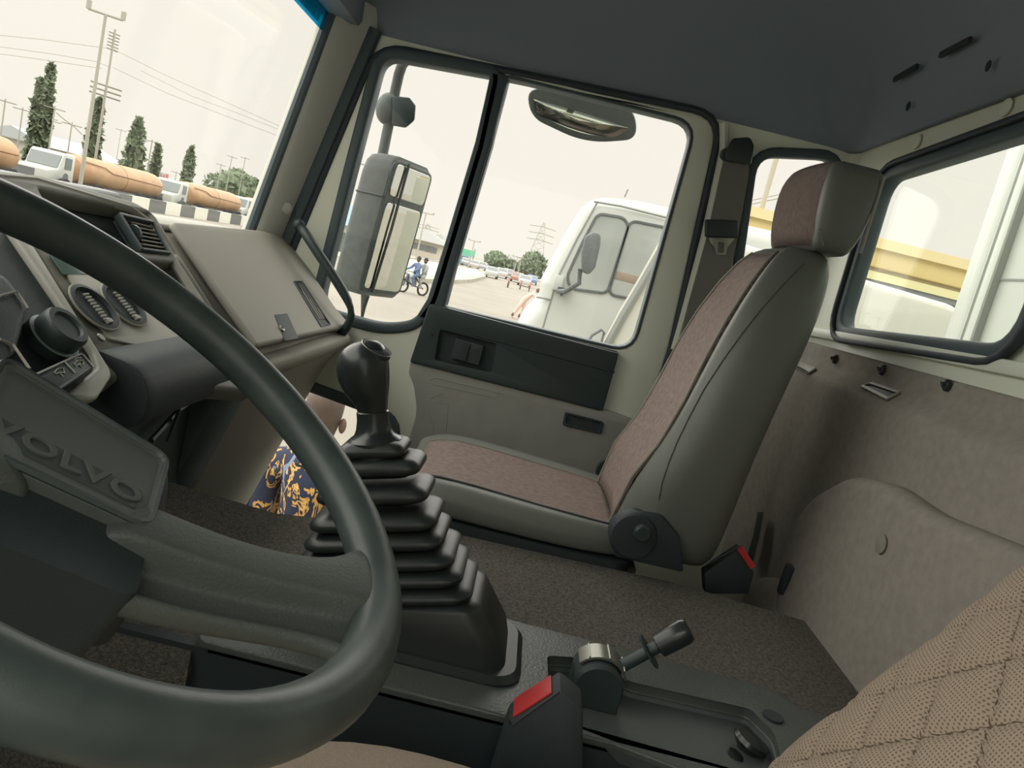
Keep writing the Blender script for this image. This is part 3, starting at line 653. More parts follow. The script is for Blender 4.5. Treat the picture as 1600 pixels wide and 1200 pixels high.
# seat belt buckle for the driver
def buckle(name, label, a, b, x0, x1, loc, foot, mred=M_red):
    t = thing(name, label, 'belt buckle', loc)
    d = (b-a).normalized(); dn = Vector((0, -d.z, d.y)); dn = dn if dn.z < 0 else -dn
    cs = [a-d*.006, b+d*.005, b+d*.004+dn*.012]
    body = [a-d*.007, b+d*.006, foot[1], foot[0]]
    body = [a-d*.007, b+d*.006, b+d*.014+dn*.03]+[foot[1], foot[0]]
    mb = MB(); mb.loft([[Vector((x, q.y, q.z)) for q in body] for x in (x0, x1)]); obj('casing', mb, M_blackm, t, bevel=.004)
    up = -dn
    mb = MB(); mb.loft([[Vector((x, q.y, q.z)) for q in (a+d*.001, b-d*.004, b-d*.004+up*.003, a+d*.001+up*.003)] for x in (x0+.004, x1-.004)]); r = obj('release_button', mb, mred, t, bevel=.001); r['label'] = 'red release button'
    mb = MB(); mb.sweep([Vector((x0+.001, q.y, q.z)) for q in (a-d*.005+up*.003, a-d*.004-up*.004, b+d*.004-up*.001)], circ(0, 0, .0016, 6), up=(1, 0, 0)); obj('edge', mb, M_beltblack, t)
    return t
a = P(803, 1112, X=.765); b = P(868, 1070, X=.765)
buckle('seat_belt_buckle', 'black seat belt buckle with a large red button beside the console', a, b, .748, .79, Vector((.77, a.y, 1.8)), (Vector((0, a.y+.01, 1.78)), Vector((0, P(935, 1200, X=.765).y-.01, 1.78))))
a = P(1173, 893, X=1.47); b = P(1152, 852, X=1.47)
t = thing('passenger_belt_buckle', 'black passenger belt buckle with a thin red button behind the passenger seat', 'belt buckle', P(1150, 890, X=1.45))
mb = MB(); pp = [P(1098, 892, X=1.45), P(1155, 853, X=1.45), P(1176, 892, X=1.45), P(1168, 925, X=1.45), P(1100, 925, X=1.45)]
mb.loft([[q+Vector((dx, 0, 0)) for q in pp] for dx in (-.012, .02)]); obj('casing', mb, M_blackm, t, bevel=.004)
mb = MB(); mb.sweep([P(1156, 856, X=1.436), P(1176, 886, X=1.436)], rnd([(-.003, -.006), (.003, -.006), (.003, .006), (-.003, .006)], .001, 2)); obj('release_button', mb, M_red, t)['label'] = 'red release button'
mb = MB(); mb.tube([P(1100, 885, X=1.436), P(1158, 852, X=1.436)], .0015, 5); obj('edge', mb, M_beltblack, t)

# ------------------------------------------------------------------ passenger seat
ps = thing('bucket_seat', 'grey vinyl passenger seat with ribbed mauve cloth centre and headrest', 'seat', (1.62, -.1, 1.34))
SX = 1.622
prof = [  # Z, front Y, back Y, half width
    (1.90, -.262, -.475, .20), (1.93, -.262, -.482, .225), (1.98, -.270, -.488, .236), (2.05, -.282, -.492, .240), (2.13, -.318, -.496, .240), (2.22, -.342, -.505, .238), (2.32, -.362, -.522, .230), (2.40, -.384, -.538, .214), (2.47, -.410, -.548, .190), (2.525, -.437, -.552, .160), (2.556, -.462, -.548, .125), (2.568, -.49, -.53, .08)]
def backring(z, yf, yb, hw, off=0, N=44):
    d = (yf-yb)/2; yc = (yf+yb)/2; out = []
    for k in range(N):
        a = 2*math.pi*k/N; c, s = math.cos(a), math.sin(a); e = .5
        x = hw*abs(c)**e*(1 if c > 0 else -1); y = d*abs(s)**e*(1 if s > 0 else -1)
        if s > 0:
            u = abs(x)/hw; y += .016*math.exp(-((u-.80)/.14)**2)-.012*max(0, 1-(u/.6)**2)
        out.append(Vector((SX+x, yc+y, z)))
    return out
rings = [backring(*p) for p in prof]
back = obj('backrest', MB().loft(rings), M_vinyl, ps, sub=1)
def fpoint(z, u, lift):
    for i in range(len(prof)-1):
        if prof[i][0] <= z <= prof[i+1][0]:
            t = (z-prof[i][0])/(prof[i+1][0]-prof[i][0]); p = [prof[i][k]*(1-t)+prof[i+1][k]*t for k in range(4)]; break
    hw = p[3]; d = (p[1]-p[2])/2; yc = (p[1]+p[2])/2
    c = min(abs(u), .999); c = c**2; s = math.sqrt(max(0, 1-c*c)); y = d*s**.5+.016*math.exp(-((abs(u)-.80)/.14)**2)-.012*max(0, 1-(u/.6)**2)
    return Vector((SX+hw*u, yc+y+lift, z))
zs = [1.945+i*(2.548-1.945)/24 for i in range(25)]
uw = lambda z: .66-.0*z
mb = MB(); mb.loft([[fpoint(z, -uw(z)+2*uw(z)*j/16, .0065) for j in range(17)] for z in zs], False, False)
fo = obj('cloth_panel', mb, M_fabric, back, ang=60); md = fo.modifiers.new('t', 'SOLIDIFY'); md.thickness = .006; md.offset = -1
fo['label'] = 'ribbed mauve-grey cloth centre'
for sg in (-1, 1): obj('piping', MB().tube([fpoint(z, sg*uw(z), .0065) for z in zs], .003, 6), M_pipe, back)
# stitched seam on the side bolster
seam = [P(u, v, X=1.384) for u, v in ((1263, 400), (1190, 480), (1130, 560), (1075, 655), (1045, 720), (1028, 790), (1030, 830))]
seam_px = [(1256, 412), (1222, 446), (1190, 482), (1160, 520), (1130, 562), (1100, 608), (1075, 655), (1058, 690), (1045, 722), (1034, 755), (1028, 790)]
def sideX(q):
    best = SX-.24
    for i in range(len(prof)-1):
        if prof[i][0] <= q.z <= prof[i+1][0]:
            t = (q.z-prof[i][0])/(prof[i+1][0]-prof[i][0]); hw = prof[i][3]*(1-t)+prof[i+1][3]*t; yf = prof[i][1]*(1-t)+prof[i+1][1]*t; yb = prof[i][2]*(1-t)+prof[i+1][2]*t
            s = min(abs((q.y-(yf+yb)/2)/((yf-yb)/2)), .99)
            c = (1-s**4)**.25; best = SX-hw*c
    return best-.0005
sm = []
for i in range(len(seam_px)-1):
    for k in range(4):
        (a0, b0), (a1, b1) = seam_px[i], seam_px[i+1]; q = hit(back, a0+(a1-a0)*k/4, b0+(b1-b0)*k/4)
        if q: sm.append(q)
obj('seam', MB().tube(sm, .0013, 5), mat('seam_thread', (88, 90, 80), .7), back)
# headrest
hr = thing('passenger_headrest', 'tall passenger headrest, mauve cloth front and dark vinyl side', 'headrest', (1.62, -.52, 2.56))
HX = 1.637; HW = .165
rings = []
for z, yf, yb, hw in ((2.562, -.512, -.560, .140), (2.566, -.506, -.566, .154), (2.60, -.494, -.577, .165), (2.66, -.487, -.585, .166), (2.70, -.487, -.588, .165), (2.727, -.491, -.586, .161), (2.738, -.502, -.575, .150)):
    rr_ = rr(HX-hw, HX+hw, yb, yf, .018, z, 4)
    out = []
    for q in rr_:
        q = q.copy(); u = (q.x-HX)/hw
        q.y += (.018*(1-u*u) if q.y > (yf+yb)/2 else -.004*(1-u*u)); out.append(q)
    rings.append(out)
hb_ = obj('cushion', MB().loft(rings), M_vinyl, hr, sub=1)
mb = MB(); zz = [(2.572, -.508), (2.60, -.494), (2.63, -.490), (2.66, -.487), (2.70, -.487), (2.720, -.491), (2.732, -.497)]
mb.loft([[Vector((HX+.152*(-1+2*j/14), y+.018*(1-(-1+2*j/14)**2)+.0015-(.010*abs(-1+2*j/14)**8), z)) for j in range(15)] for z, y in zz], False, False)
fo = obj('cloth_front', mb, M_fabric_h, hb_, ang=60); md = fo.modifiers.new('t', 'SOLIDIFY'); md.thickness = .006; md.offset = -1
fo['label'] = 'ribbed mauve-grey cloth front'
obj('piping', MB().tube([Vector((HX-.153, y-.005, z)) for z, y in zz[:-1]], .0028, 6), M_vinyl, hb_)
obj('piping', MB().tube([Vector((HX-.163, -.586+.006, z)) for z in (2.575, 2.60, 2.65, 2.70, 2.72)], .0028, 6), M_pipe, hb_)
for sx in (-.05, .05): obj('post', MB().tube([Vector((HX+sx, -.53, 2.53)), Vector((HX+sx, -.525, 2.57))], .007, 8), M_metal, hr)
# seat cushion
def cring(y, zt, zb, hw, N=40):
    d = (zt-zb)/2; zc = (zt+zb)/2; out = []
    for k in range(N):
        a = 2*math.pi*k/N; c, s = math.cos(a), math.sin(a); e = .42
        x = hw*abs(c)**e*(1 if c > 0 else -1); z = d*abs(s)**e*(1 if s > 0 else -1)
        if s > 0:
            u = abs(x)/hw; z += .016*math.exp(-((u-.84)/.12)**2)-.004*max(0, 1-(u/.6)**2)
        out.append(Vector((SX+x, y, zc+z)))
    return out
cp_ = [(-.33, 1.93, 1.90, .19), (-.30, 1.935, 1.897, .215), (-.22, 1.940, 1.893, .236), (-.10, 1.944, 1.891, .24), (.02, 1.950, 1.891, .24), (.10, 1.950, 1.892, .238), (.15, 1.940, 1.895, .228), (.178, 1.927, 1.90, .205), (.186, 1.918, 1.905, .17)]
cu_ = obj('seat_cushion', MB().loft([cring(*p) for p in cp_]), M_vinyl, ps, sub=1)
mb = MB()
def cpoint(y, u):
    for i in range(len(cp_)-1):
        if cp_[i][0] <= y <= cp_[i+1][0]:
            t = (y-cp_[i][0])/(cp_[i+1][0]-cp_[i][0]); p = [cp_[i][k]*(1-t)+cp_[i+1][k]*t for k in range(4)]; break
    zc = (p[1]+p[2])/2; d = (p[1]-p[2])/2; c = min(abs(u), .999)**(1/.42); s = math.sqrt(max(0, 1-c*c))
    return Vector((SX+p[3]*u, y, zc+d*s**.42+.016*math.exp(-((abs(u)-.84)/.12)**2)-.004*max(0, 1-(u/.6)**2)+.003))
ys = [-.28+i*(.160+.28)/20 for i in range(21)]
mb.loft([[cpoint(y, -.68+1.36*j/14) for j in range(15)] for y in ys], False, False)
fo = obj('cloth_panel', mb, M_fabric, cu_, ang=60); md = fo.modifiers.new('t', 'SOLIDIFY'); md.thickness = .005; md.offset = -1; fo['label'] = 'ribbed mauve-grey cloth centre'
for sg in (-1, 1): obj('piping', MB().tube([cpoint(y, sg*.68) for y in ys], .0026, 6), M_pipe if sg > 0 else M_blackm, cu_)
mb = MB(); mb.loft([rr(SX-.236, SX+.236, -.31, .16, .05, z) for z in (1.868, 1.896)]); obj('seat_pan', mb, M_blackm, ps)
mb = MB(); mb.loft([rr(SX-.225, SX+.225, -.33, .15, .05, z) for z in (1.34, 1.872)]); obj('pedestal', mb, mat('seat_skirt', (104, 98, 87), .8, .3, 300), ps)
rc = P(990, 838, X=1.372); rf = Frame(rc, (0, -1, 0), (0, 0, 1)); 
kn_ = obj('recliner_cover', MB().lathe([(.046, -.03), (.046, .0), (.042, .006), (.0005, .010)], rf, 26), M_blackm, ps)
obj('recliner_knob', MB().lathe([(.016, .005), (.016, .016), (.013, .019), (.0005, .019)], Frame(P(1002, 830, X=1.362), (0, -1, 0), (0, 0, 1)), 20), M_black, kn_)
mb = MB(); q0 = [P(u, v, X=1.375) for u, v in ((960, 822), (990, 800), (1035, 806), (1062, 838), (1068, 895), (960, 870))]; mb.loft([[q+Vector((dx, 0, 0)) for q in q0] for dx in (-.004, .02)]); obj('hinge_cover', mb, M_blackm, ps, bevel=.006)
rc = P(952, 738, X=1.865); obj('far_hinge_cover', MB().lathe([(.035, -.01), (.035, .01), (.028, .014), (.0005, .016)], Frame(rc, (0, 1, 0), (0, 0, 1)), 22), M_blackm, ps)

# ------------------------------------------------------------------ passenger seat belt
sb = thing('seat_belt', 'dark grey passenger seat belt hanging from the pillar with its latch plate', 'seat belt', P(1120, 360, X=2.05))
XB = 2.055
mb = MB(); mb.loft([[P(u0, v0, X=XB+t_), P(u1, v1, X=XB+t_), P(u1, v1, X=XB+t_+.004), P(u0, v0, X=XB+t_+.004)] for (u0, v0), (u1, v1), t_ in (((1135, 235), (1172, 240), 0), ((1126, 270), (1170, 275), 0), ((1105, 370), (1152, 375), -.004), ((1078, 470), (1130, 480), 0), ((1060, 545), (1112, 560), 0), ((1040, 640), (1090, 655), 0))])
obj('webbing', mb, M_strap, sb, ang=60)
mb = MB(); mb.loft([[P(u, v, X=x) for u, v in ((1132, 238), (1144, 216), (1172, 214), (1178, 228), (1174, 258), (1132, 252))] for x in (2.025, 2.065)]); obj('upper_guide', mb, M_beltblack, sb, bevel=.008)
disc('bolt_cap', P(1134, 242, X=2.045), (-1, 0, 0), .016, .014, M_beltblack, sb)
tg = obj('latch_plate', plate([rnd(FD.loop([(1101, 343), (1152, 345), (1152, 372), (1101, 370)], -.05), .004)], FD, -.062, -.045, .004), M_beltblack, sb)
obj('tongue', plate([rnd(FD.loop([(1107, 371), (1148, 372), (1142, 380), (1136, 386), (1133, 399), (1118, 399), (1116, 386), (1109, 380)], -.05), .003), rnd(FD.loop([(1121, 379), (1131, 380), (1130, 394), (1121, 394)], -.05), .002)], FD, -.056, -.053, .0008), M_metal, tg)
tb = thing('belt_anchor_stalk', 'dark belt strap end in a slot low on the rear wall', 'belt strap', P(1180, 840, Y=-.68))
mb = MB(); mb.loft([[P(u0, v0, Y=-.66), P(u1, v1, Y=-.66), P(u1, v1, Y=-.668), P(u0, v0, Y=-.668)] for (u0, v0), (u1, v1) in (((1184, 800), (1193, 800)), ((1176, 840), (1186, 842)), ((1168, 866), (1176, 880)))]); obj('strap', mb, M_blackm, tb)
tb = thing('belt_stalk', 'short dark belt stalk beside the raised hump of the rear wall', 'belt strap', P(1222, 910, Y=-.66))
mb = MB(); mb.tube([P(1236, 884, Y=-.64), P(1230, 900, Y=-.64), P(1222, 925, Y=-.645)], .011, 10); obj('stalk', mb, M_blackm, tb)

# ------------------------------------------------------------------ rear wall lining
rl = MB(); profw = [(2.388, -.744), (2.388, -.728), (2.348, -.724), (2.312, -.690), (2.28, -.686), (2.0, -.690), (1.60, -.70), (1.35, -.70), (1.35, -.744)]
rl.loft([[Vector((x, y, z)) for z, y in profw] for x in (-.14, .5, 1.0, 1.5, 2.09)])
lin_ = obj('rear_wall_lining', rl, M_felt, None, bevel=.008, seg=3)
tag(lin_, 'mauve-grey felt lining covering the lower rear wall of the cab', 'wall lining')
FR = Frame((0, -.690, 0), (-1, 0, 0), (0, 0, 1))                 # e3 = +Y into the cab
hump = rnd(FR.loop([(1196, 1010), (1222, 830), (1262, 772), (1322, 738), (1380, 752), (1440, 795), (1700, 900)], .045)+[(.1, 1.36), (-1.65, 1.36)], [.01, .06, .05, .04, .03, .03, .02, .02, .02])
obj('hump', plate([hump], FR, -.02, .045, .028, 5), M_felt, lin_)
foot = MB(); foot.loft([[Vector((x, -.70, zt)), Vector((x, -.655, zt-.01)), Vector((x, -.63, 1.80)), Vector((x, -.62, 1.36)), Vector((x, -.70, 1.36))] for x, zt in ((1.66, 1.86), (1.42, 1.89), (1.28, 1.90), (.9, 1.90))]); obj('foot_moulding', foot, M_felt, lin_, bevel=.01)
disc('button_cap', P(1377, 850, Y=-.643), (0, 1, 0), .0165, .004, mat('felt_cap', (142, 138, 126), .7), lin_, [(.0165, 0), (.0165, .002), (.012, .0035), (.003, .003), (.0005, .004)])
def slot(us, label):
    t = thing('wall_slot', label, 'wall slot', P(*us[0], Y=-.70), None)
    fr = Frame((0, -.7055, 2.331), (-1, 0, 0), (0, -.686, .727))
    lo = rnd(fr.loop(us), .005); li = grow(fr.loop(us), -.0055)
    obj('frame', plate([lo, li], fr, 0, .005, .0015), M_pipe, t); obj('inside', plate([grow(li, .001)], fr, .0005, .0015), M_blackm, t)
slot([(1345, 606), (1364, 599), (1409, 614), (1386, 627)], 'silver-grey framed slot in the rear wall lining, right of the seat')
slot([(1238, 572), (1252, 567), (1277, 577), (1262, 586)], 'silver-grey framed slot in the rear wall lining, partly behind the seat')
h0 = None
for i, ((u, v), lb) in enumerate((((1305, 561), 'dark coat clip on the rear wall, nearest the passenger seat'), ((1379, 578), 'dark coat clip on the rear wall, middle of three'), ((1480, 602), 'dark coat clip on the rear wall, rightmost of three'))):
    q = P(u, v, Y=-.722)
    if h0 is None:
        h0 = thing('coat_clip', lb, 'clip', q, 'clips along the rear wall lining')
        mb = MB(); mb.loft([[q+Vector((.0075*math.cos(a)*k, y, .011*math.sin(a)*k)) for a in [j*math.pi/7 for j in range(14)]] for y, k in ((-.003, 1), (.003, 1), (.005, .8))]); obj('base', mb, M_screw, h0)
        mb = MB(); mb.tube([q+Vector((0, .004, .005)), q+Vector((.0, .009, -.002)), q+Vector((.0, .010, .004))], .0032, 6); obj('hook', mb, M_black, h0)
    else: dup(h0, q, lb)
# ------------------------------------------------------------------ driver's seat, quilted cover
def quilt(name, rgb, rgb2):
    m = mat(name, rgb, .95, spec=.1); nt = m.node_tree; N = nt.nodes; L = nt.links; b = N['Principled BSDF']
    tc = N.new('ShaderNodeTexCoord'); vo = N.new('ShaderNodeTexVoronoi'); vo.inputs['Scale'].default_value = 300; vo.inputs['Randomness'].default_value = .15
    L.new(tc.outputs['UV'], vo.inputs['Vector'])
    r = N.new('ShaderNodeValToRGB'); r.color_ramp.elements[0].position = .18; r.color_ramp.elements[1].position = .36
    r.color_ramp.elements[0].color = tuple(lin(x) for x in rgb2)+(1,); r.color_ramp.elements[1].color = tuple(lin(x) for x in rgb)+(1,)
    L.new(vo.outputs['Distance'], r.inputs[0])
    sx = N.new('ShaderNodeSeparateXYZ'); L.new(tc.outputs['UV'], sx.inputs[0])
    def mth(op, a, b_=None):
        q = N.new('ShaderNodeMath'); q.operation = op
        for i_, z_ in enumerate((a, b_)):
            if z_ is None: continue
            if isinstance(z_, (int, float)): q.inputs[i_].default_value = z_
            else: L.new(z_, q.inputs[i_])
        return q.outputs[0]
    ds_ = []
    for sg in (.8, -.8):
        p_ = mth('DIVIDE', mth('ADD', sx.outputs[0], mth('MULTIPLY', sx.outputs[1], sg)), .076)
        ds_.append(mth('ABSOLUTE', mth('SUBTRACT', p_, mth('ROUND', p_))))
    th_ = mth('LESS_THAN', mth('MINIMUM', ds_[0], ds_[1]), .011)   # the sewing thread of the quilting
    mx = N.new('ShaderNodeMix'); mx.data_type = 'RGBA'; mx.inputs[7].default_value = (lin(96), lin(84), lin(70), 1)
    L.new(th_, mx.inputs[0]); L.new(r.outputs[0], mx.inputs[6]); L.new(mx.outputs[2], b.inputs['Base Color'])
    bp = N.new('ShaderNodeBump'); bp.inputs['Strength'].default_value = .5; bp.inputs['Distance'].default_value = .001
    L.new(vo.outputs['Distance'], bp.inputs['Height']); L.new(bp.outputs[0], b.inputs['Normal'])
    return m
M_quilt = quilt('quilted_mesh_cloth', (166, 150, 132), (112, 100, 86))
M_beige = mat('beige_cloth', (160, 145, 128), .95, .6, 700, var=.08, vscale=300)
ds = thing('driver_seat', 'driver seat in a beige diamond-quilted mesh cover, nearest the camera', 'seat', (.43, -.25, 1.34))
DX = .43
dp = [(1.86, -.25, .25), (1.92, -.283, .268), (1.97, -.315, .272), (2.02, -.345, .270), (2.07, -.374, .266), (2.12, -.403, .260), (2.17, -.430, .253), (2.22, -.455, .245), (2.27, -.480, .235), (2.34, -.510, .218), (2.42, -.540, .19), (2.48, -.56, .15), (2.52, -.58, .09)]
def dring(z, yf, hw, N=48):
    out = []; d = .07; yc = yf-d
    for k in range(N):
        a = 2*math.pi*k/N; c, s = math.cos(a), math.sin(a); e = .5
        out.append(Vector((DX+hw*abs(c)**e*(1 if c > 0 else -1), yc+d*abs(s)**e*(1 if s > 0 else -1), z-.0*s)))
    return out
dback = obj('backrest', MB().loft([dring(*p) for p in dp]), M_beige, ds, sub=1)
nu, nv = 150, 150; vs_, fs_, uvs = [], [], []
zA, zB = 1.90, 2.47
for i in range(nv+1):
    z = zA+(zB-zA)*i/nv
    for j_ in range(len(dp)-1):
        if dp[j_][0] <= z <= dp[j_+1][0]:
            t = (z-dp[j_][0])/(dp[j_+1][0]-dp[j_][0]); yf = dp[j_][1]*(1-t)+dp[j_+1][1]*t; hw = dp[j_][2]*(1-t)+dp[j_+1][2]*t; break
    for j in range(nu+1):
        a = math.pi*(-.06+1.12*j/nu); c, s = math.cos(a), math.sin(a); e = .5
        sx = hw*abs(c)**e*(1 if c > 0 else -1); sy = .07*abs(s)**e*(1 if s > 0 else -1)
        U = sx+.5*sy*(1 if c > 0 else -1)*-1; V = (z-zA)*1.15
        p1 = (U+V*.8)/.076; p2 = (U-V*.8)/.076
        g = min(abs(p1-round(p1)), abs(p2-round(p2)))
        h = .010*(1-math.exp(-g/.075))
        nn = Vector((c*.8, max(s, 0)+.2, .35)).normalized()
        vs_.append(Vector((DX+sx, yf-.07+sy, z))+nn*(h+.001)); uvs.append((U, V))
for i in range(nv):
    for j in range(nu): k = i*(nu+1)+j; fs_.append((k, k+1, k+nu+2, k+nu+1))
me = bpy.data.meshes.new('quilted_cover'); me.from_pydata([tuple(q) for q in vs_], [], fs_)
ul = me.uv_layers.new(name='UVMap')
for lp in me.loops: ul.data[lp.index].uv = uvs[lp.vertex_index]
qc = obj('quilted_cover', me, M_quilt, ds, ang=80)
# stitched lines of the quilting are the grooves; the cushion below
def cr(y, zt, hw):
    return [q for q in rr(DX-hw, DX+hw, 0, 1, .02, 0, 3)]
rings = []
for y, zt, hw in ((-.30, 1.93, .17), (-.27, 1.945, .20), (-.18, 1.962, .225), (-.08, 1.976, .232), (0, 1.980, .234), (.06, 1.976, .232), (.14, 1.955, .225), (.19, 1.93, .20), (.21, 1.90, .15)):
    rg = []
    for k in range(36):
        a = 2*math.pi*k/36; c, s = math.cos(a), math.sin(a)
        rg.append(Vector((DX-.02+hw*abs(c)**.4*(1 if c > 0 else -1), y, 1.87+(zt-1.87)*abs(s)**.5*(1 if s > 0 else -1))))
    rings.append(rg)
obj('cushion', MB().loft(rings), M_beige, ds, sub=1)
mb = MB(); mb.loft([rr(.22, .62, -.30, .16, .04, z) for z in (1.34, 1.84)]); obj('pedestal', mb, M_blackm, ds)

# ================================================================== outside
GZ = -0.10
def G(u, v): return P(u, v, Z=GZ)
def at(u, X, z=GZ):                               # ground point on the sight column of the horizon pixel u
    d = ray(u, 421.7+.2403*(u-844.4)); return Vector((X, d[1]/d[0]*X, z))
def atY(u, Y, z=GZ):
    d = ray(u, 421.7+.2403*(u-844.4)); return Vector((Y*d[0]/d[1], Y, z))
M_road = mat('dusty_road', (146, 141, 131), .95, .3, 3, rgb2=(134, 129, 119), vscale=.35)
mb = MB(); mb.add([(-80, -120, GZ), (600, -120, GZ), (600, 500, GZ), (-80, 500, GZ)], [(0, 1, 2, 3)]); rd = obj('ground', mb, M_road, sm=False); struct(rd, 'pale dusty road and forecourt')
M_white = mat('white_truck_paint', (194, 198, 193), .35, .02, 20, var=.03, vscale=3)
M_dkglass = mat('dark_vehicle_glass', (120, 128, 130), .12, spec=.8)
M_tyre = mat('tyre_rubber', (50, 52, 54), .8)
M_orange = mat('hazed_tank_orange', (186, 152, 116), .6, rgb2=(170, 136, 104), vscale=1.2)  # distance haze mixed into the tone, duller than the tank's own orange
M_chas = mat('chassis_dark', (110, 114, 116), .8)
M_tree = mat('hazed_tree_leaves', (104, 118, 94), .9, rgb2=(124, 136, 112), vscale=3)  # leaf green paled in the colour to stand in for air haze
M_trunk = mat('tree_trunk', (120, 112, 98), .9)
M_pole = mat('pole_grey', (166, 164, 154), .7)
M_poled = mat('pole_dark', (140, 138, 128), .7)
# painted concrete barrier
BY = 26.0
bar = tag(thing('painted_barrier', 'black and white painted concrete barrier along the road before the tankers', 'barrier', (60, BY, GZ)), 'black and white painted concrete barrier along the road before the tankers', 'barrier')
MW, MK = mat('barrier_white', (222, 222, 210), .8), mat('barrier_black', (112, 114, 112), .8)
x = 28.0; k = 0; bw = None
while x < 100:
    mb = MB(); mb.box((x, BY, GZ), (x+2.16, BY+.4, GZ+.84)); m_ = MW if k % 2 else MK
    obj('barrier_block', mb, m_, bar, sm=False); x += 2.2; k += 1
# tanker trucks parked on a line beyond
def tanker(px, label, first=False, X0=None):
    Yt = 29.0
    X = atY(px, Yt).x if X0 is None else X0
    t = thing('tanker_truck', label, 'truck', (X, Yt, GZ), 'orange tanker trucks parked beyond the barrier')
    cab = MB(); B = lambda *q: [Vector((X+a, Yt+b, GZ+c)) for a, b, c in q]
    side = [(0.0, .55), (0.0, 1.28), (1.0, 1.45), (1.3, 2.2), (1.45, 2.36), (2.4, 2.38), (2.45, .55)]
    cab.loft([[Vector((X+a, Yt+y, GZ+c)) for a, c in side] for y in (-1.0, 1.0)]); co = obj('cab', cab, M_white, t, bevel=.06)
    mb = MB(); mb.loft([[Vector((X+a-.03, Yt+y, GZ+c)) for a, c in ((1.0, 1.50), (1.27, 2.2), (1.34, 2.18), (1.08, 1.48))] for y in (-.9, .9)]); obj('windscreen', mb, M_dkglass, co)
    mb = MB(); mb.box((X+1.5, Yt-1.03, GZ+1.5), (X+2.1, Yt-.99, GZ+2.15)); obj('side_window', mb, M_dkglass, co)
    mb = MB(); mb.box((X-.04, Yt-.3, GZ+.62), (X+.02, Yt+.85, GZ+1.2)); obj('grille', mb, M_chas, co)
    obj('emblem', MB().lathe([(.24, 0), (.24, .02), (.12, .022), (.1, .018), (.001, .018)], Frame((X+1.7, Yt-1.0, GZ+1.05), (1, 0, 0), (0, 0, 1)), 16), M_chas, co)
    mb = MB(); mb.box((X-.15, Yt-1.0, GZ+.4), (X+.1, Yt+1.0, GZ+.62)); obj('bumper', mb, M_white, co)
    mb = MB(); rings = []
    for xx, k in ((3.3, .55), (3.4, .8), (3.7, .96), (4.2, 1), (12.2, 1), (12.8, .94), (13.05, .75), (13.1, .5)):
        rings.append([Vector((X+xx, Yt+1.15*k*math.cos(a), GZ+1.58+.92*k*math.sin(a))) for a in [i*math.pi/12 for i in range(24)]])
    tk = obj('tank', mb.loft(rings), M_orange, t)
    for xx in (8,): obj('band', MB().sweep([Vector((X+xx, Yt+1.16*math.cos(a), GZ+1.58+.93*math.sin(a))) for a in [i*math.pi/12 for i in range(24)]], circ(0, 0, .012, 5), closed=True, up=(1, 0, 0)), mat('band_brown', (150, 112, 80), .6) if first else bpy.data.materials['band_brown'], tk)
    mb = MB(); mb.tube([Vector((X+3.6, Yt-.9, GZ+2.2)), Vector((X+5.4, Yt-1.05, GZ+2.1)), Vector((X+6.2, Yt-1.14, GZ+1.85)), Vector((X+12.6, Yt-1.14, GZ+1.72))], .035, 5); obj('hose', mb, bpy.data.materials['band_brown'], tk)
    mb = MB(); mb.box((X+3.2, Yt-1.1, GZ+.45), (X+13, Yt+1.1, GZ+.85)); obj('chassis', mb, M_chas, t)
    for xx in (1.2, 4.6, 9.6, 10.8, 12.0):
        for y in (-1.12, .8): obj('wheel', MB().lathe([(.2, 0), (.5, .02), (.5, .3), (.2, .32)], Frame((X+xx, Yt+y, GZ+.5), (1, 0, 0), (0, 0, 1)), 16), M_tyre, t)
    return t
tanker(50, 'orange tanker truck with a white cab, second from left beyond the barrier', True)
tanker(None, 'leftmost orange tanker truck, only its rear end in view', X0=atY(50, 29).x-15.2)
tanker(252, 'orange tanker truck with a white cab, third from left beyond the barrier')
tanker(364, 'small distant orange tanker truck beside the windscreen pillar')
# trees
def leafy(name, label, base, prof, grp=None, n=900, leaf=.28, seed=1, tr=True, trunk_h=None):
    rnd_ = random.Random(seed); t = thing(name, label, 'tree', base, grp)
    H = prof[-1][0]; mb = MB()
    for i in range(n):
        h = prof[0][0]+(H-prof[0][0])*rnd_.random()
        for k in range(len(prof)-1):
            if prof[k][0] <= h <= prof[k+1][0]:
                u = (h-prof[k][0])/(prof[k+1][0]-prof[k][0]); r = prof[k][1]*(1-u)+prof[k+1][1]*u
        a = rnd_.random()*6.283; q = r*(.45+.6*rnd_.random())
        c = base+Vector((q*math.cos(a), q*math.sin(a), h)); s = leaf*(.6+.8*rnd_.random())
        d1 = Vector([rnd_.uniform(-1, 1) for _ in range(3)]).normalized()*s; d2 = d1.orthogonal().normalized()*s*.6
        mb.add([c-d1, c+d2-Vector((0, 0, s*.4)), c+d1-Vector((0, 0, s*.6)), c-d2], [(0, 1, 2, 3)])
    lf = obj('foliage', mb, M_tree, t, sm=False); lf['kind'] = 'stuff'
    core = MB(); rings = [[base+Vector((r*.72*math.cos(a), r*.72*math.sin(a), h)) for a in [i*math.pi/5 for i in range(10)]] for h, r in prof]
    obj('crown', core.loft(rings), M_tree, t)
    if tr: obj('trunk', MB().tube([base, base+Vector((0, 0, prof[0][0]+H*.2))], .16, 7), M_trunk, t)
    return t
def mast(u, vt, vb, wpx, label, Y=34.0, seed=1):
    b = atY(u, Y); sc = b.x/FPX*1.0
    hz = 421.7+.2403*(u-844.4)
    H = 2.5+(hz-vt)*sc*1.03
    w_ = wpx*sc*.5
    return leafy('mast_tree', label, b, [(.8, w_*.8), (H*.3, w_), (H*.6, w_*.9), (H*.82, w_*.6), (H, .08)], 'trees beyond the tankers', 700, .3, seed)
mast(50, 135, 210, 17, 'slim dark mast tree left of the tallest mast tree', seed=1)
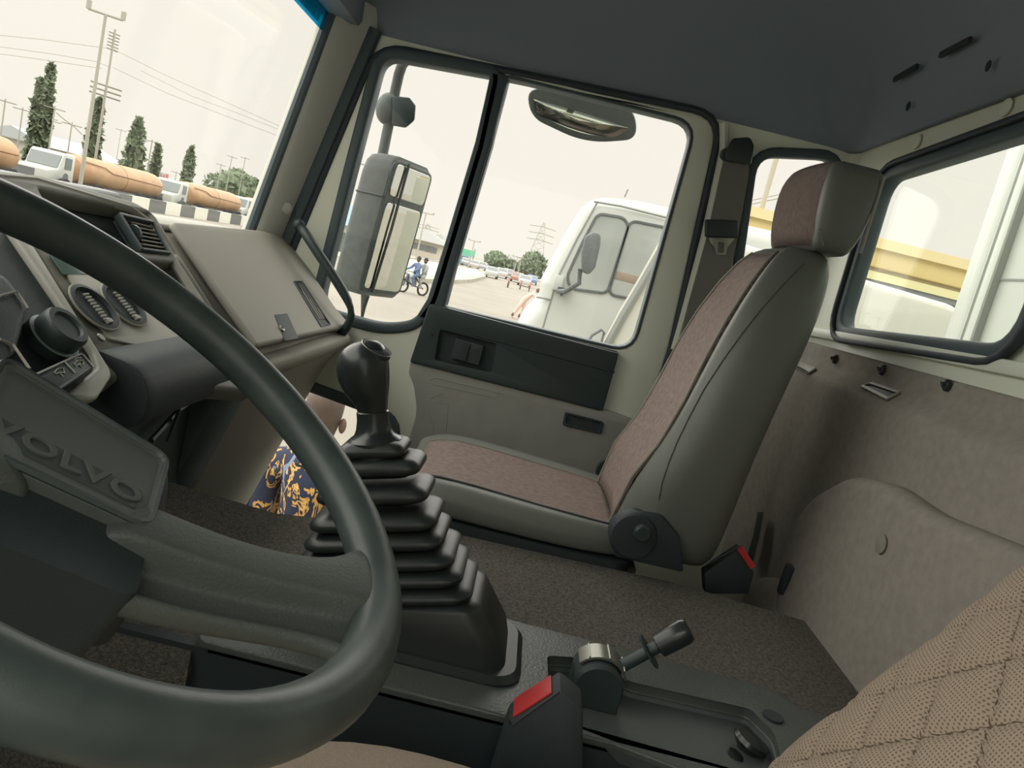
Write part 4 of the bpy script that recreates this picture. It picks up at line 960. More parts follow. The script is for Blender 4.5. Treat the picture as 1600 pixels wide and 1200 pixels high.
mast(62, 112, 215, 22, 'tallest slim mast tree, furthest left pair', seed=2)
mast(141, 162, 235, 24, 'slim mast tree right behind the tall twin-arm pole', seed=3)
mast(205, 193, 256, 34, 'broad bushy mast tree behind the rear half of the second tanker', seed=4)
mast(240, 232, 268, 13, 'small slim mast tree above the tail of the second tanker', seed=5)
mast(290, 236, 282, 18, 'slim mast tree above the cab of the third tanker', seed=6)
mast(412, 275, 310, 16, 'slim mast tree right beside the windscreen pillar', seed=8)
b = atY(368, 42); leafy('round_tree', 'wide low bushy tree behind the third tanker', b, [(.6, 2.6), (1.6, 4.4), (3.6, 4.2), (5.0, 2.6), (5.6, .4)], 'trees beyond the tankers', 900, .45, 9)
# poles
def pole_u(name, label, u, vt, Y, parts, r=.09, X=None, m=None):
    b = atY(u, Y) if X is None else at(u, X)
    hz = 421.7+.2403*(u-844.4); H = 2.5+(hz-vt)*math.hypot(b.x, 0)/FPX*1.03
    t = thing(name, label, 'pole', b)
    obj('mast', MB().tube([b, b+Vector((0, 0, H))], r, 8, scale=[1.2, .8]), m or M_pole, t)
    for (a, h, c_, d, rr0) in parts:
        obj('arm', MB().tube([b+Vector((a, 0, H+h)), b+Vector((c_, 0, H+d))], rr0, 6), m or M_pole, t)
    return t, b, H
# twin-arm lamp post; arms run across the view, i.e. along Y
def twin(label, u, vt, Y, half, r=.10, X=None, lampd=.45, name='lamp_post'):
    t, b, H = pole_u(name, label, u, vt, Y, [], r, X)
    d = Vector((-b.y, b.x, 0)).normalized() if X is None else Vector((0, 1, 0))
    top = b+Vector((0, 0, H))
    obj('cross_arm', MB().tube([top-d*half, top+d*half], .07, 6), M_pole, t)
    for s in (-1, 1): obj('lamp_head', MB().sweep([top+d*half*s, top+d*half*s+Vector((0, 0, lampd))], rnd([(-.12, -.08), (.12, -.08), (.12, .08), (-.12, .08)], .03, 2)), M_pole, t)
    return t
# ground foot of this post is at its own column: lean of the photograph is real perspective
twin('tall grey lamp post with twin upturned arms before the second tanker', 131, 45, 26.8, .85)
t, b, H = pole_u('power_pole', 'thin grey power pole with ladder-like insulators beside the tall lamp post', 148, 66, 33, [], .09)
for k in range(6): obj('insulator', MB().tube([b+Vector((-.35, .2, H-.3-.22*k)), b+Vector((.35, -.2, H-.3-.22*k))], .045, 5), M_poled, t)
for k in range(3): obj('cross_arm', MB().tube([b+Vector((-.9, .6, H-3.9-.35*k)), b+Vector((.9, -.6, H-3.9-.35*k))], .06, 5), M_poled, t)
for u, vt, Y, lb in ((0, 165, 33, 'thin pole at the far left edge of the windscreen view'), (28, 178, 38, 'thin pole left of the slim mast trees'), (68, 190, 36, 'first thin pole right of the tallest mast tree'), (75, 195, 36, 'second thin pole right of the tallest mast tree'), (76, 176, 31, 'thin slanted pole carrying a sagging cable over the second tanker'), (105, 200, 31, 'thin pole at the end of the sagging cable'), (229, 226, 33, 'thin pole beside the small mast tree'), (180, 210, 50, 'faint distant twin lamp post above the second tanker'), (338, 262, 38, 'thin lamp post left of the wide bushy tree'), (352, 250, 35, 'pole with a short side arm over the wide bushy tree'), (372, 252, 36, 'pole with a crosspiece right of the wide bushy tree'), (273, 273, 40, 'pair post right of the small sign')):
    t, b, H = pole_u('street_pole', lb, u, vt, Y, [], .05 if Y != 50 else .04)
    obj('cross_arm', MB().tube([b+Vector((-.5, .35, H-.15)), b+Vector((.5, -.35, H-.15))], .03, 5), M_poled, t)
a = at(0, 1)
def zat(u, v, X): return P(u, v, X=X)
wires = [([(0, 55), (70, 62), (150, 73), (165, 75)], 48), ([(0, 73), (80, 84), (150, 96), (170, 104)], 48), ([(0, 84), (80, 95), (160, 107)], 48), ([(176, 76), (260, 118), (350, 158), (455, 205)], 52), ([(176, 105), (260, 145), (350, 180), (455, 220)], 52), ([(220, 110), (300, 150), (380, 180), (450, 208)], 55)]
for i, (pts, X) in enumerate(wires):
    w_ = obj('power_cable', MB().tube([zat(u, v, X) for u, v in pts], .018, 4), M_pole); tag(w_, ('upper', 'middle', 'lower', 'upper', 'lower', 'middle')[i]+(' overhead cable left of the tall lamp post' if i < 3 else ' overhead cable sloping right of the tall lamp post'), 'cable')
w_ = obj('power_cable', MB().tube([zat(u, v, 44) for u, v in [(88, 176), (102, 188), (116, 198), (128, 210)]], .03, 4), M_poled); tag(w_, 'thick sagging cable between two thin poles over the second tanker', 'cable')
# low building behind the tankers
bl = thing('long_shed', 'long low grey-blue shed roof behind the second tanker', 'building', atY(110, 46))
p0 = atY(70, 46); p1 = atY(190, 46)
mb = MB(); mb.box((p0.x, 46, GZ), (p1.x, 52, GZ+2.6)); obj('wall', mb, mat('shed_wall', (196, 194, 186), .9), bl)
mb = MB(); mb.loft([[Vector((x, y, z+GZ)) for y, z in ((45.5, 2.5), (49, 3.6), (52.5, 2.5))] for x in (p0.x-.5, p1.x+.5)]); obj('roof', mb, mat('shed_roof', (176, 182, 184), .8), bl)
sg_ = thing('roadside_sign', 'small white and red sign board behind the tail of the second tanker', 'sign', atY(254, 32))
q = atY(254, 32.0); obj('post', MB().tube([q, q+Vector((0, 0, 2.4))], .04, 6), M_pole, sg_)
mb = MB(); mb.box((q.x-.6, q.y-.05, q.z+2.2), (q.x+.8, q.y, q.z+2.75)); bd = obj('board', mb, M_white, sg_); M_sr = mat('sign_letter_red', (150, 96, 92), .7)
obj('lettering', text_mesh('SLA', Frame((q.x-.22, q.y-.06, q.z+2.47), (1, 0, 0), (0, 0, 1)), .48, .02), M_sr, bd, sm=False)
mb = MB(); mb.box((q.x+.35, q.y-.07, q.z+2.25), (q.x+.75, q.y-.045, q.z+2.7)); obj('red_panel', mb, mat('sign_red', (214, 104, 104), .6), sg_)

# ---------------- street seen through the passenger door windows
isl = thing('traffic_island', 'raised round traffic island with a pale kerb in the street', 'traffic island', G(640, 430))
k_in = [(592, 432), (625, 438), (660, 441), (700, 442), (732, 440), (755, 434), (757, 428), (748, 423), (728, 418), (700, 413), (650, 406), (596, 402)]
kp = [G(u, v) for u, v in k_in]
kc2 = [(q.x, q.y) for q in kp]; FG = Frame((0, 0, GZ), (1, 0, 0), (0, 1, 0))
obj('lawn', plate([rnd(kc2, 3, 4)], FG, 0, .10), mat('island_soil', (204, 199, 182), .95, rgb2=(190, 190, 166), vscale=.4), isl)
kk = [Vector((x, y, GZ)) for x, y in rnd(kc2, 3, 4)]
obj('kerb', MB().sweep([q+Vector((0, 0, .12)) for q in kk], [(-.25, -.15), (.25, -.15), (.25, .15), (-.25, .15)], closed=True), mat('kerb_stone', (168, 164, 150), .9, var=.2, vscale=.6), isl)
# motorcycle with two riders
def rbody(parts, name, m, par, sub=1): pass
mcb = G(642, 459); mk = mcb.x
mc = thing('motorcycle', 'small motorcycle carrying two riders in the street', 'motorcycle', mcb)
def L(x, y, z): return mcb+Vector((x*.72+y*.69, -x*.69+y*.72, z))
for y in (-.0,):
    for x in (-.55, .62): obj('wheel', MB().sweep([L(x+.29*math.cos(a), y, .31+.29*math.sin(a)) for a in [i*math.pi/9 for i in range(18)]], circ(0, 0, .05, 6), closed=True, up=(0, 1, 0)), M_tyre, mc)
obj('frame', MB().tube([L(-.55, 0, .31), L(-.40, 0, .85), L(.1, 0, .75), L(.62, 0, .31), L(.0, 0, .4), L(-.5, 0, .6)], .05, 6), M_chas, mc)
obj('fuel_tank', MB().ball(L(-.15, 0, .82), .2, sc=(1.4, .7, .7)), M_white, mc); obj('seat', MB().ball(L(.35, 0, .84), .2, sc=(1.9, .7, .35)), M_tyre, mc)
obj('handlebar', MB().tube([L(-.35, -.35, 1.02), L(-.42, 0, 1.0), L(-.35, .35, 1.02)], .025, 6), M_chas, mc); obj('headlamp', MB().ball(L(-.55, 0, .92), .1), M_white, mc)
def figure(name, label, base, verts, edges, radii, m_cloth, extra, grp=None):
    t = thing(name, label, 'person', base, grp)
    me = bpy.data.meshes.new('body'); me.from_pydata([tuple(q) for q in verts], edges, [])
    o = bpy.data.objects.new('body', me); COL.objects.link(o)
    sk = o.modifiers.new('k', 'SKIN'); sk.branch_smoothing = .5
    for i, r in enumerate(radii): me.skin_vertices[0].data[i].radius = (r, r) if not isinstance(r, tuple) else r
    me.skin_vertices[0].data[0].use_root = True
    s2 = o.modifiers.new('s', 'SUBSURF'); s2.levels = 2; s2.render_levels = 2
    dg = bpy.context.evaluated_depsgraph_get(); nm = bpy.data.meshes.new_from_object(o.evaluated_get(dg)); bpy.data.objects.remove(o)
    b_ = obj('body', nm, m_cloth, t, sm=True, ang=180)
    extra(t, b_); return t
M_skin = mat('dark_skin', (112, 88, 74), .6, .1, 300); M_skin2 = mat('brown_skin', (104, 84, 72), .7)
M_blue = mat('blue_shirt', (96, 116, 150), .8); M_grey_ = mat('grey_shirt', (150, 156, 156), .8); M_jean = mat('pale_trousers', (150, 158, 164), .8)
def rider(label, x0, m_top, reach):
    v = [L(x0, 0, .92), L(x0-.03, 0, 1.15), L(x0-.06, 0, 1.38), L(x0-.07, 0, 1.48),
         L(x0-.06, -.2, 1.40), L(x0-.2, -.28, 1.18), L(x0-reach, -.27, 1.06), L(x0-.06, .2, 1.40), L(x0-.2, .28, 1.18), L(x0-reach, .27, 1.06),
         L(x0-.02, -.12, .90), L(x0-.36, -.2, .82), L(x0-.22, -.2, .42), L(x0-.34, -.2, .38), L(x0-.02, .12, .90), L(x0-.36, .2, .82), L(x0-.22, .2, .42), L(x0-.34, .2, .38)]
    e = [(0, 1), (1, 2), (2, 3), (2, 4), (4, 5), (5, 6), (2, 7), (7, 8), (8, 9), (0, 10), (10, 11), (11, 12), (12, 13), (0, 14), (14, 15), (15, 16), (16, 17)]
    r = [.15, .14, .15, .06, .08, .06, .04, .08, .06, .04, .11, .08, .055, .05, .11, .08, .055, .05]
    def ex(t, b_):
        obj('head', MB().ball(L(x0-.08, 0, 1.62), .115, sc=(1, .85, 1.15)), M_skin2, t)
        obj('cap', MB().ball(L(x0-.07, 0, 1.67), .118, sc=(1, .88, .9)), M_tyre, t)
    return figure('person', label, L(x0, 0, 0), v, e, r, m_top, ex, 'riders on the motorcycle')
rider('rider in a blue shirt steering the motorcycle', .1, M_blue, .45); rider('passenger in a grey shirt behind the blue rider', .52, M_grey_, .3)
# stooping man near the white truck
g0 = G(806, 498); K = lambda x, y, z: g0+Vector((x, y, z))
v = [K(0, -.15, .92), K(0, -.30, 1.15), K(0, -.50, 1.36), K(0, -.60, 1.46), K(-.2, -.52, 1.34), K(-.25, -.75, 1.15), K(-.2, -1.0, 1.1), K(.2, -.52, 1.34), K(.25, -.75, 1.15), K(.2, -1.0, 1.1), K(-.1, -.12, .88), K(-.1, .05, .48), K(-.1, .22, .08), K(-.1, .10, .04), K(.1, -.15, .88), K(.1, -.25, .48), K(.1, -.1, .08), K(.1, -.22, .04)]
e = [(0, 1), (1, 2), (2, 3), (2, 4), (4, 5), (5, 6), (2, 7), (7, 8), (8, 9), (0, 10), (10, 11), (11, 12), (12, 13), (0, 14), (14, 15), (15, 16), (16, 17)]
def ex(t, b_):
    obj('head', MB().ball(K(0, -.72, 1.54), .115), M_skin2, t)
    for s, q in ((-.1, [(-.12, .88), (.05, .48), (.22, .10)]), (.1, [(-.15, .88), (-.25, .48), (-.1, .10)])): obj('lower_leg', MB().tube([K(s, y, z) for y, z in q[1:]], .062, 8), M_skin2, t)
figure('person', 'man in a pale pink shirt bending forward beside the white truck', g0, v, e, [.17, .16, .17, .06, .08, .06, .04, .08, .06, .04, .12, .09, .05, .05, .12, .09, .05, .05], mat('pink_shirt', (226, 196, 182), .8), ex)
# cars queuing down the street
def car(u, v, col, label, L_=3.9, X=None):
    g = G(u, v); t = thing('car', label, 'car', g, 'cars queuing down the street'); m_ = mat('car_paint', col, .4)
    side = [(-1.9, .3), (-1.9, .8), (-1.0, .92), (-.5, 1.42), (.9, 1.42), (1.5, .95), (1.9, .9), (1.9, .3)]
    obj('body', MB().loft([[g+Vector((a, y, z)) for a, z in side] for y in (-.8, .8)]), m_, t, bevel=.06)
    obj('windscreen', MB().loft([[g+Vector((a, y, z)) for a, z in ((-.98, .98), (-.56, 1.36), (-.52, 1.34), (-.9, .96))] for y in (-.7, .7)]), M_dkglass, t)
    obj('side_glass', MB().box((-.45, -.82, .98), (.9, .82, 1.34), Matrix.Translation(g)), M_dkglass, t)
    for a in (-1.2, 1.2):
        for y in (-.72, .72): obj('wheel', MB().lathe([(.1, -.1), (.32, -.1), (.32, .1), (.1, .1)], Frame(g+Vector((a, y, .32)), (1, 0, 0), (0, 0, 1)), 12), M_tyre, t)
car(767, 434, (190, 192, 190), 'grey car leading the queue beside the traffic island')
for i, (u, v, c, lb) in enumerate(((783, 434, (200, 196, 188), 'pale car behind the leading grey car'), (793, 433.3, (150, 150, 152), 'grey car in the middle of the queue'), (806, 441, (176, 130, 120), 'reddish car in the queue of vehicles'), (818, 447, (196, 200, 204), 'silver car near the white truck front'), (830, 444, (120, 140, 176), 'blue car beside the white truck front'), (740, 420, (190, 186, 178), 'distant beige car left of the queue'), (752, 422, (176, 178, 184), 'distant grey car left of the queue'), (728, 416, (204, 202, 196), 'far white car beside the blue van'))): car(u, v, c, lb)
bike0 = None
for u, v, lb in ((793, 449, 'lone motorcycle on the street before the queue'), (812, 452, 'parked motorcycle close to the bending man'), (826, 455, 'parked motorcycle right of the bending man')):
    g = G(u, v)
    if bike0 is None:
        bike0 = thing('motorcycle', lb, 'motorcycle', g, 'motorcycles waiting by the queue')
        for x in (-.6, .6): obj('wheel', MB().sweep([g+Vector((x+.29*math.cos(a), 0, .31+.29*math.sin(a))) for a in [i*math.pi/8 for i in range(16)]], circ(0, 0, .05, 6), closed=True, up=(0, 1, 0)), M_tyre, bike0)
        obj('frame', MB().tube([g+Vector(q) for q in ((-.6, 0, .31), (-.42, 0, .9), (.1, 0, .8), (.6, 0, .31))], .1, 6), mat('bike_red', (190, 120, 110), .5), bike0)
        obj('seat', MB().ball(g+Vector((.25, 0, .85)), .2, sc=(1.8, .7, .4)), M_tyre, bike0)
    else: dup(bike0, g, lb)
# blue lorry, green road sign, trees, pylons
g = G(724, 414); bt = thing('blue_van', 'small blue van beyond the traffic island', 'van', g)
obj('body', MB().box((-1, -.75, .0), (2, .75, 1.9), Matrix.Translation(g)), mat('lorry_blue', (128, 164, 190), .6), bt, bevel=.1); obj('windscreen', MB().box((-1.05, -.6, 1.0), (-.98, .6, 1.6), Matrix.Translation(g)), M_dkglass, bt)
q = P(728, 394, X=130); gs = thing('road_sign', 'green overhead direction sign beyond the traffic island', 'sign', Vector((q.x, q.y, GZ)))
obj('board', MB().box((-.1, -1.6, -.5), (.1, 1.6, .5), Matrix.Translation(q)), mat('sign_green', (112, 196, 160), .6), gs)
for y in (-1.4, 1.4): obj('post', MB().tube([Vector((q.x+.1, q.y+y, GZ)), Vector((q.x+.1, q.y+y, q.z+.9))], .12, 6), M_pole, gs)
b = at(776, 200); leafy('round_tree', 'low round tree beyond the queue, left of the pylon', b, [(.5, 2.4), (1.8, 3.7), (3, 3.3), (4.0, 2), (4.5, .3)], 'round trees beyond the queue', 700, .45, 21)
b = at(832, 170); leafy('round_tree', 'larger round tree under the tall lattice pylon', b, [(.8, 2.4), (2.6, 3.6), (4.2, 3.2), (5.6, 1.8), (6.1, .3)], 'round trees beyond the queue', 800, .45, 22)
b = at(800, 240); leafy('round_tree', 'far hazy tree between the two round trees', b, [(.5, 2), (1.6, 3), (2.6, 2), (3.2, .3)], 'round trees beyond the queue', 500, .8, 23)
M_pyl = mat('pylon_steel', (176, 178, 170), .8)
def pylon(u, vt, X, wd, label):
    b = at(u, X); hz = 421.7+.2403*(u-844.4); H = (hz-vt)*X/FPX*1.03+2.5
    t = thing('pylon', label, 'pylon', b)
    def W_(h): return wd*(1-h/H)*.85+wd*.08
    for sy in (-1, 1):
        for sx in (-1, 1): obj('leg', MB().tube([b+Vector((sx*W_(h), sy*W_(h), h)) for h in (0, H*.5, H)], wd*.035, 4), M_pyl, t)
    mb = MB(); n = 9
    for k in range(n):
        h0_, h1_ = H*k/n, H*(k+1)/n
        for s in (-1, 1): mb.tube([b+Vector((-W_(h0_), s*W_(h0_), h0_)), b+Vector((-W_(h1_), -s*W_(h1_), h1_))], wd*.02, 4)
    obj('bracing', mb, M_pyl, t)
    for hh in (.66, .78, .90): obj('cross_arm', MB().tube([b+Vector((0, -wd*1.1, H*hh)), b+Vector((0, 0, H*(hh+.02))), b+Vector((0, wd*1.1, H*hh))], wd*.04, 4), M_pyl, t)
pylon(833, 350, 230, 3.6, 'tall lattice power pylon behind the larger round tree'); pylon(793, 398, 320, 2.6, 'small distant lattice pylon left of the tall one')
pylon(663, 352, 240, 3.4, 'lattice pylon beyond the mirror, left of the window pillar'); pylon(685, 368, 300, 2.6, 'fainter lattice pylon close to the window pillar')
for u, vt, X, lb in ((737, 378, 120, 'slim lamp post near the green sign'), (656, 336, 90, 'slim lamp post right of the big mirror'), (555, 265, 60, 'tall lamp post left of the big mirror'), (806, 402, 150, 'slim pole beside the larger round tree'), (812, 404, 160, 'second slim pole beside the larger round tree')): twin(lb, u, vt, None, .9, .09, X=X, lampd=.2)
# buildings by the island
b0 = at(672, 120); hb1 = thing('grey_roofed_building', 'pale building with a dark hipped roof beyond the motorcycle', 'building', b0)
y0, y1 = at(690, 120).y, at(640, 120).y
obj('wall', MB().box((120, y0, GZ), (130, y1, GZ+2.6)), mat('building_cream', (208, 202, 188), .9), hb1)
obj('roof', MB().add([(119, y0-.8, GZ+2.5), (131, y0-.8, GZ+2.5), (131, y1+.8, GZ+2.5), (119, y1+.8, GZ+2.5), (124, y0+3, GZ+4.4), (124, y1-1, GZ+4.4)], [(0, 3, 5, 4), (1, 4, 5, 2), (0, 4, 1), (3, 2, 5)]), mat('roof_grey', (150, 152, 150), .9), hb1)
for i in range(5): obj('window', MB().box((119.9, y0+.6+i*(y1-y0)/5.2, GZ+1), (120.05, y0+1.5+i*(y1-y0)/5.2, GZ+1.9)), M_dkglass, hb1)
b0 = at(545, 62); bb = thing('blue_roofed_building', 'low building with a blue roof left of the big mirror', 'building', b0)
y0, y1 = at(572, 62).y, at(515, 62).y
obj('wall', MB().box((62, y0, GZ), (70, y1, GZ+2.2)), mat('building_pale', (200, 198, 188), .9), bb)
obj('roof', MB().loft([[Vector((x, y, GZ+z)) for x, z in ((61.5, 2.2), (66, 3.9), (70.5, 2.2))] for y in (y0, y1)]), mat('roof_blue', (132, 160, 196), .8), bb)
for i in range(3): obj('doorway', MB().box((61.9, y0+.5+i*1.0, GZ+.1), (62.05, y0+1.1+i*1.0, GZ+1.6)), M_chas, bb)
gv = obj('grass_verge', MB().add([tuple(G(*q)+Vector((0, 0, .03))) for q in ((520, 388), (575, 398), (575, 408), (520, 400))], [(0, 1, 2, 3)]), mat('dry_grass', (170, 176, 140), .95)); tag(gv, 'strip of dry grass before the blue-roofed building', 'grass', kind='stuff')
# ---------------- mirrors of our own cab, outside the passenger door
M_mshell = mat('mirror_shell', (92, 98, 98), .6, .3, 60, var=.12, vscale=40)
M_mirror = mat('mirror_glass', (205, 208, 200), .03, metal=1)
mt = thing('door_mirror', 'large grey rear-view mirror with split glass outside the passenger door', 'mirror', (2.38, .48, 2.2))
MF = Frame((2.37, .462, 2.41), (.91, -.41, 0), (0, 0, 1))
def mo(a, b, c): q = MF.pt(a, b, c); q.y -= (b)*.055; return q
def mring(b, k, w=.108, d0=.0, d1=-.115):
    hw = w*k; pts = rnd([(-hw, d0), (hw, d0), (hw, d1*.7), (-hw, d1)], [.006, .006, .04, .03], 4)
    return [mo(x, b, y) for x, y in pts]
obj('housing', MB().loft([mring(b, k, d0=-.006*(k < .97), d1=-.115*k) for b, k in ((-.213, .80), (-.207, .92), (-.19, .98), (-.15, 1), (0, 1), (.15, 1), (.185, .97), (.203, .9), (.212, .75))]), M_mshell, mt, ang=50)
def mplate(name, lp, z0, z1, m, par, bev=.0015):
    me = plate([lp], MF, z0, z1, bev)
    for v in me.vertices: v.co.y -= (v.co.z-2.41)*.055
    return obj(name, me, m, par)
mplate('mirror_frame', rnd([(-.106, -.20), (.106, -.20), (.106, .20), (-.106, .20)], .03), -.004, .004, M_black, mt)
mplate('main_glass', rnd([(-.094, -.19), (.094, -.19), (.094, .075), (-.094, .075)], .02), .003, .007, M_mirror, mt)
mplate('wide_glass', rnd([(-.094, .095), (.094, .095), (.094, .19), (-.094, .19)], .02), .003, .007, M_mirror, mt)
obj('grip_bar', MB().tube([mo(-.055, -.20, .012), mo(-.05, 0, .016), mo(-.045, .20, .012)], .0045, 8), M_black, mt)
obj('seam_band', MB().sweep([mo(x*1.005, .088, y*1.005) for x, y in rnd([(-.108, 0), (.108, 0), (.108, -.08), (-.108, -.115)], [.006, .006, .04, .03], 4)], circ(0, 0, .004, 6), closed=True), M_black, mt)
am = mt
A_ = lambda u, v: P(u, v, X=2.38)
obj('mirror_arm', MB().tube([P(660, 84, X=2.2), P(632, 92, X=2.3), A_(624, 108), A_(612, 170), A_(600, 232), A_(575, 350), A_(570, 470), A_(560, 520), P(545, 560, X=2.2)], .0165, 12), M_mshell, am, sub=1)
obj('cable', MB().tube([A_(576, 462), A_(570, 480), A_(565, 500)], .004, 6), M_black, am)
wm = mt
c = A_(606, 170); wm = obj('bracket', MB().ball(c+Vector((0, 0, 0)), .05, sc=(.9, .72, .95)), M_mshell, wm)
obj('clamp', MB().loft([[P(u, v, X=x) for u, v in ((612, 150), (640, 152), (650, 165), (648, 188), (634, 200), (612, 196))] for x in (2.34, 2.40)]), M_black, wm, bevel=.006)
obj('knob', MB().ball(P(638, 172, X=2.36), .018), M_mshell, wm)
km = thing('kerb_mirror', 'wide grey kerb mirror hanging over the top of the passenger window', 'mirror', P(908, 140, X=2.3))
KF = Frame(P(908, 178, X=2.32), (0, -1, 0), (-.25, 0, .97))
sh = rnd(KF.loop([(822, 138), (905, 140), (992, 170), (996, 218), (915, 224), (830, 184)]), [.045, .03, .045, .04, .10, .045], 8)
mb = MB()
def cen(lp, k): 
    cx = sum(q[0] for q in lp)/len(lp); cy = sum(q[1] for q in lp)/len(lp); return [(cx+(x-cx)*k, cy+(y-cy)*k) for x, y in lp]
mb.loft([[KF.pt(x, y, h) for x, y in cen(sh, k)] for k, h in ((.98, .004), (1, 0), (.97, -.03), (.85, -.055), (.5, -.065))]); obj('shell', mb, M_mshell, km)
gl_ = rnd(KF.loop([(832, 154), (905, 174), (984, 200), (960, 216), (905, 208), (836, 178)]), [.01, .1, .008, .03, .08, .015], 8)
obj('glass', MB().loft([[KF.pt(x, y, h) for x, y in cen(gl_, k)] for k, h in ((1, .0045), (.8, .008), (.4, .011), (.05, .012))]), M_mirror, km)
obj('bracket', MB().tube([P(900, 140, X=2.32), P(905, 120, X=2.22), P(905, 110, X=2.12)], .012, 8), M_mshell, km)

# ---------------- white truck standing next to ours
XT = 5.0; wt = thing('white_truck', 'white cab of a neighbouring truck seen through the passenger window', 'truck', (5.6, -.5, GZ))
FX = Frame((XT, 0, 0), (0, 1, 0), (0, 0, 1))
prof_ = FX.loop([(938, 306), (1000, 312), (1062, 326)])+[(-2.0, 3.02), (-2.0, .9), (.62, .9)]+FX.loop([(770, 620), (805, 510), (842, 470), (846, 440), (870, 395), (912, 318)])
body = rnd(prof_, [.08, 0, 0, .05, .02, .05, .05, .05, .03, .02, 0, .10])
co = obj('cab_body', plate([body], FX, 0, 1.9, .10, 4), M_white, wt)
wq = rnd(FX.loop([(935, 336), (972, 342), (980, 352), (947, 456), (893, 449), (888, 432), (912, 380)]), .035)
wm_ = rnd(FX.loop([(986, 347), (1060, 362), (1040, 475), (953, 458)]), .04)
M_tglass = mat('truck_side_glass', (176, 180, 176), .08, spec=.8, rgb2=(150, 156, 152), vscale=2)
for lp in (wq, wm_):
    obj('window_rubber', plate([grow(lp, .018), lp], FX, -.012, .01, .004), M_mshell, wt); obj('window_glass', plate([lp], FX, -.004, .004), M_tglass, wt)
def tl(pts, r, m, nm='panel_gap', X=XT): obj(nm, MB().tube([P(u, v, X=X) for u, v in pts], r, 5), m, wt)
M_gap = mat('panel_gap_grey', (140, 144, 140), .8)
tl([(935, 314), (930, 322), (902, 372), (873, 430), (866, 450), (848, 512)], .006, M_gap); tl([(838, 464), (860, 468)], .006, M_gap); tl([(928, 315), (970, 322), (1042, 340)], .007, M_gap, 'rain_gutter', XT-.02)
tl([(976, 308), (981, 296)], .006, M_poled, 'aerial', XT+.3)
obj('hinge', MB().box((-.03, -.03, -.05), (.01, .03, .05), Matrix.Translation(P(872, 442, X=XT))), M_white, wt, bevel=.006)
tmr = obj('mirror_head', MB().loft([[P(u, v, X=x) for u, v in ((914, 368), (930, 361), (939, 366), (938, 384), (930, 418), (920, 430), (908, 424), (908, 396))] for x in (4.62, 4.72)]), M_mshell, wt, bevel=.02)
obj('mirror_arm', MB().tube([P(872, 455, X=XT-.04), P(884, 455, X=4.75), P(905, 442, X=4.68), P(907, 420, X=4.67)], .016, 8), M_mshell, tmr)
obj('arm_foot', MB().loft([[P(u, v, X=x) for u, v in ((872, 448), (892, 452), (876, 463))] for x in (XT-.08, XT)]), M_black, tmr)
obj('seat_back', MB().box((-.015, -.13, -.07), (.3, .13, .04), Matrix.Translation(P(985, 432, X=XT+.01))), mat('brown_seat', (150, 136, 122), .8), wt, bevel=.03)
for xx in (-.1, -1.5): pass
for yy in (-.2, ): 
    for xx in (5.05, 6.6): obj('wheel', MB().lathe([(.2, -.13), (.46, -.13), (.48, 0), (.46, .13), (.2, .13)], Frame((xx, yy, GZ+.48), (0, 1, 0), (0, 0, 1)), 24), M_tyre, wt)
obj('chassis', MB().box((5.1, -3.5, .3), (6.7, .5, .9)), M_chas, wt)
# leaning white windscreen frame of a second vehicle
w2 = thing('white_van', 'white slanted front corner of another vehicle, low right in the passenger window', 'van', (4.3, -.9, GZ))
FV = Frame((4.2, 0, 0), (0, 1, 0), (0, 0, 1))
vb = rnd(FV.loop([(1052, 348), (1040, 376), (1006, 436), (976, 486), (950, 536), (936, 570)])+[(-.30, .4), (-2.3, .4), (-2.3, 2.75)], [.02, 0, 0, 0, 0, .02, .05, .05, .1])
obj('body', plate([vb], FV, 0, .28, .04), mat('van_cream', (200, 200, 190), .4), w2)
obj('pillar_strip', MB().tube([P(u, v, X=4.19) for u, v in ((1036, 384), (1002, 444), (972, 494), (948, 538))], .022, 6), M_gap, w2)
obj('wiper', MB().tube([P(u, v, X=4.17) for u, v in ((920, 532), (925, 524), (940, 515), (944, 520), (940, 534))], .008, 5), M_chas, w2)
for xx in (4.3, ): obj('wheel', MB().lathe([(.2, -.1), (.4, -.1), (.4, .1), (.2, .1)], Frame((xx, -1.0, GZ+.4), (0, 1, 0), (0, 0, 1)), 20), M_tyre, w2)

# ---------------- canopy and load box behind
cn = thing('yellow_canopy', 'yellow canopy edge with a pale underside band behind the cab', 'canopy', (9.5, -4, GZ))
XC = 9.5
zt = P(1345, 368, X=XC).z; zb = P(1345, 412, X=XC).z; zc = P(1345, 432, X=XC).z; zd = P(1345, 441, X=XC).z
M_yel = mat('canopy_yellow', (222, 202, 142), .6); M_cream = mat('canopy_cream', (222, 216, 168), .6)
obj('fascia', MB().box((XC, -9, zb), (XC+6, -2.0, zt)), M_yel, cn, bevel=.03)
obj('top_edge', MB().box((XC-.06, -9.05, zt-.10), (XC+6, -1.95, zt+.02)), mat('canopy_top', (226, 210, 162), .6), cn)
obj('groove', MB().box((XC+.04, -9, zb-.06), (XC+6, -2.0, zb)), mat('canopy_groove', (150, 138, 108), .8), cn)
obj('lower_band', MB().box((XC-.02, -9, zc), (XC+6, -2.0, zb-.05)), M_cream, cn)
obj('dark_edge', MB().box((XC, -9, zd), (XC+6, -2.0, zc)), mat('canopy_dark', (128, 134, 134), .7), cn)
for y in (P(1420, 490, X=10.5).y, -8.6): obj('column', MB().box((10.4, y-.14, GZ), (10.7, y+.14, zd)), mat('column_grey', (204, 210, 208), .7), cn)
bb2 = thing('forecourt_wall', 'pale blue-white hoarding under the yellow canopy', 'wall', (14, -6, GZ))
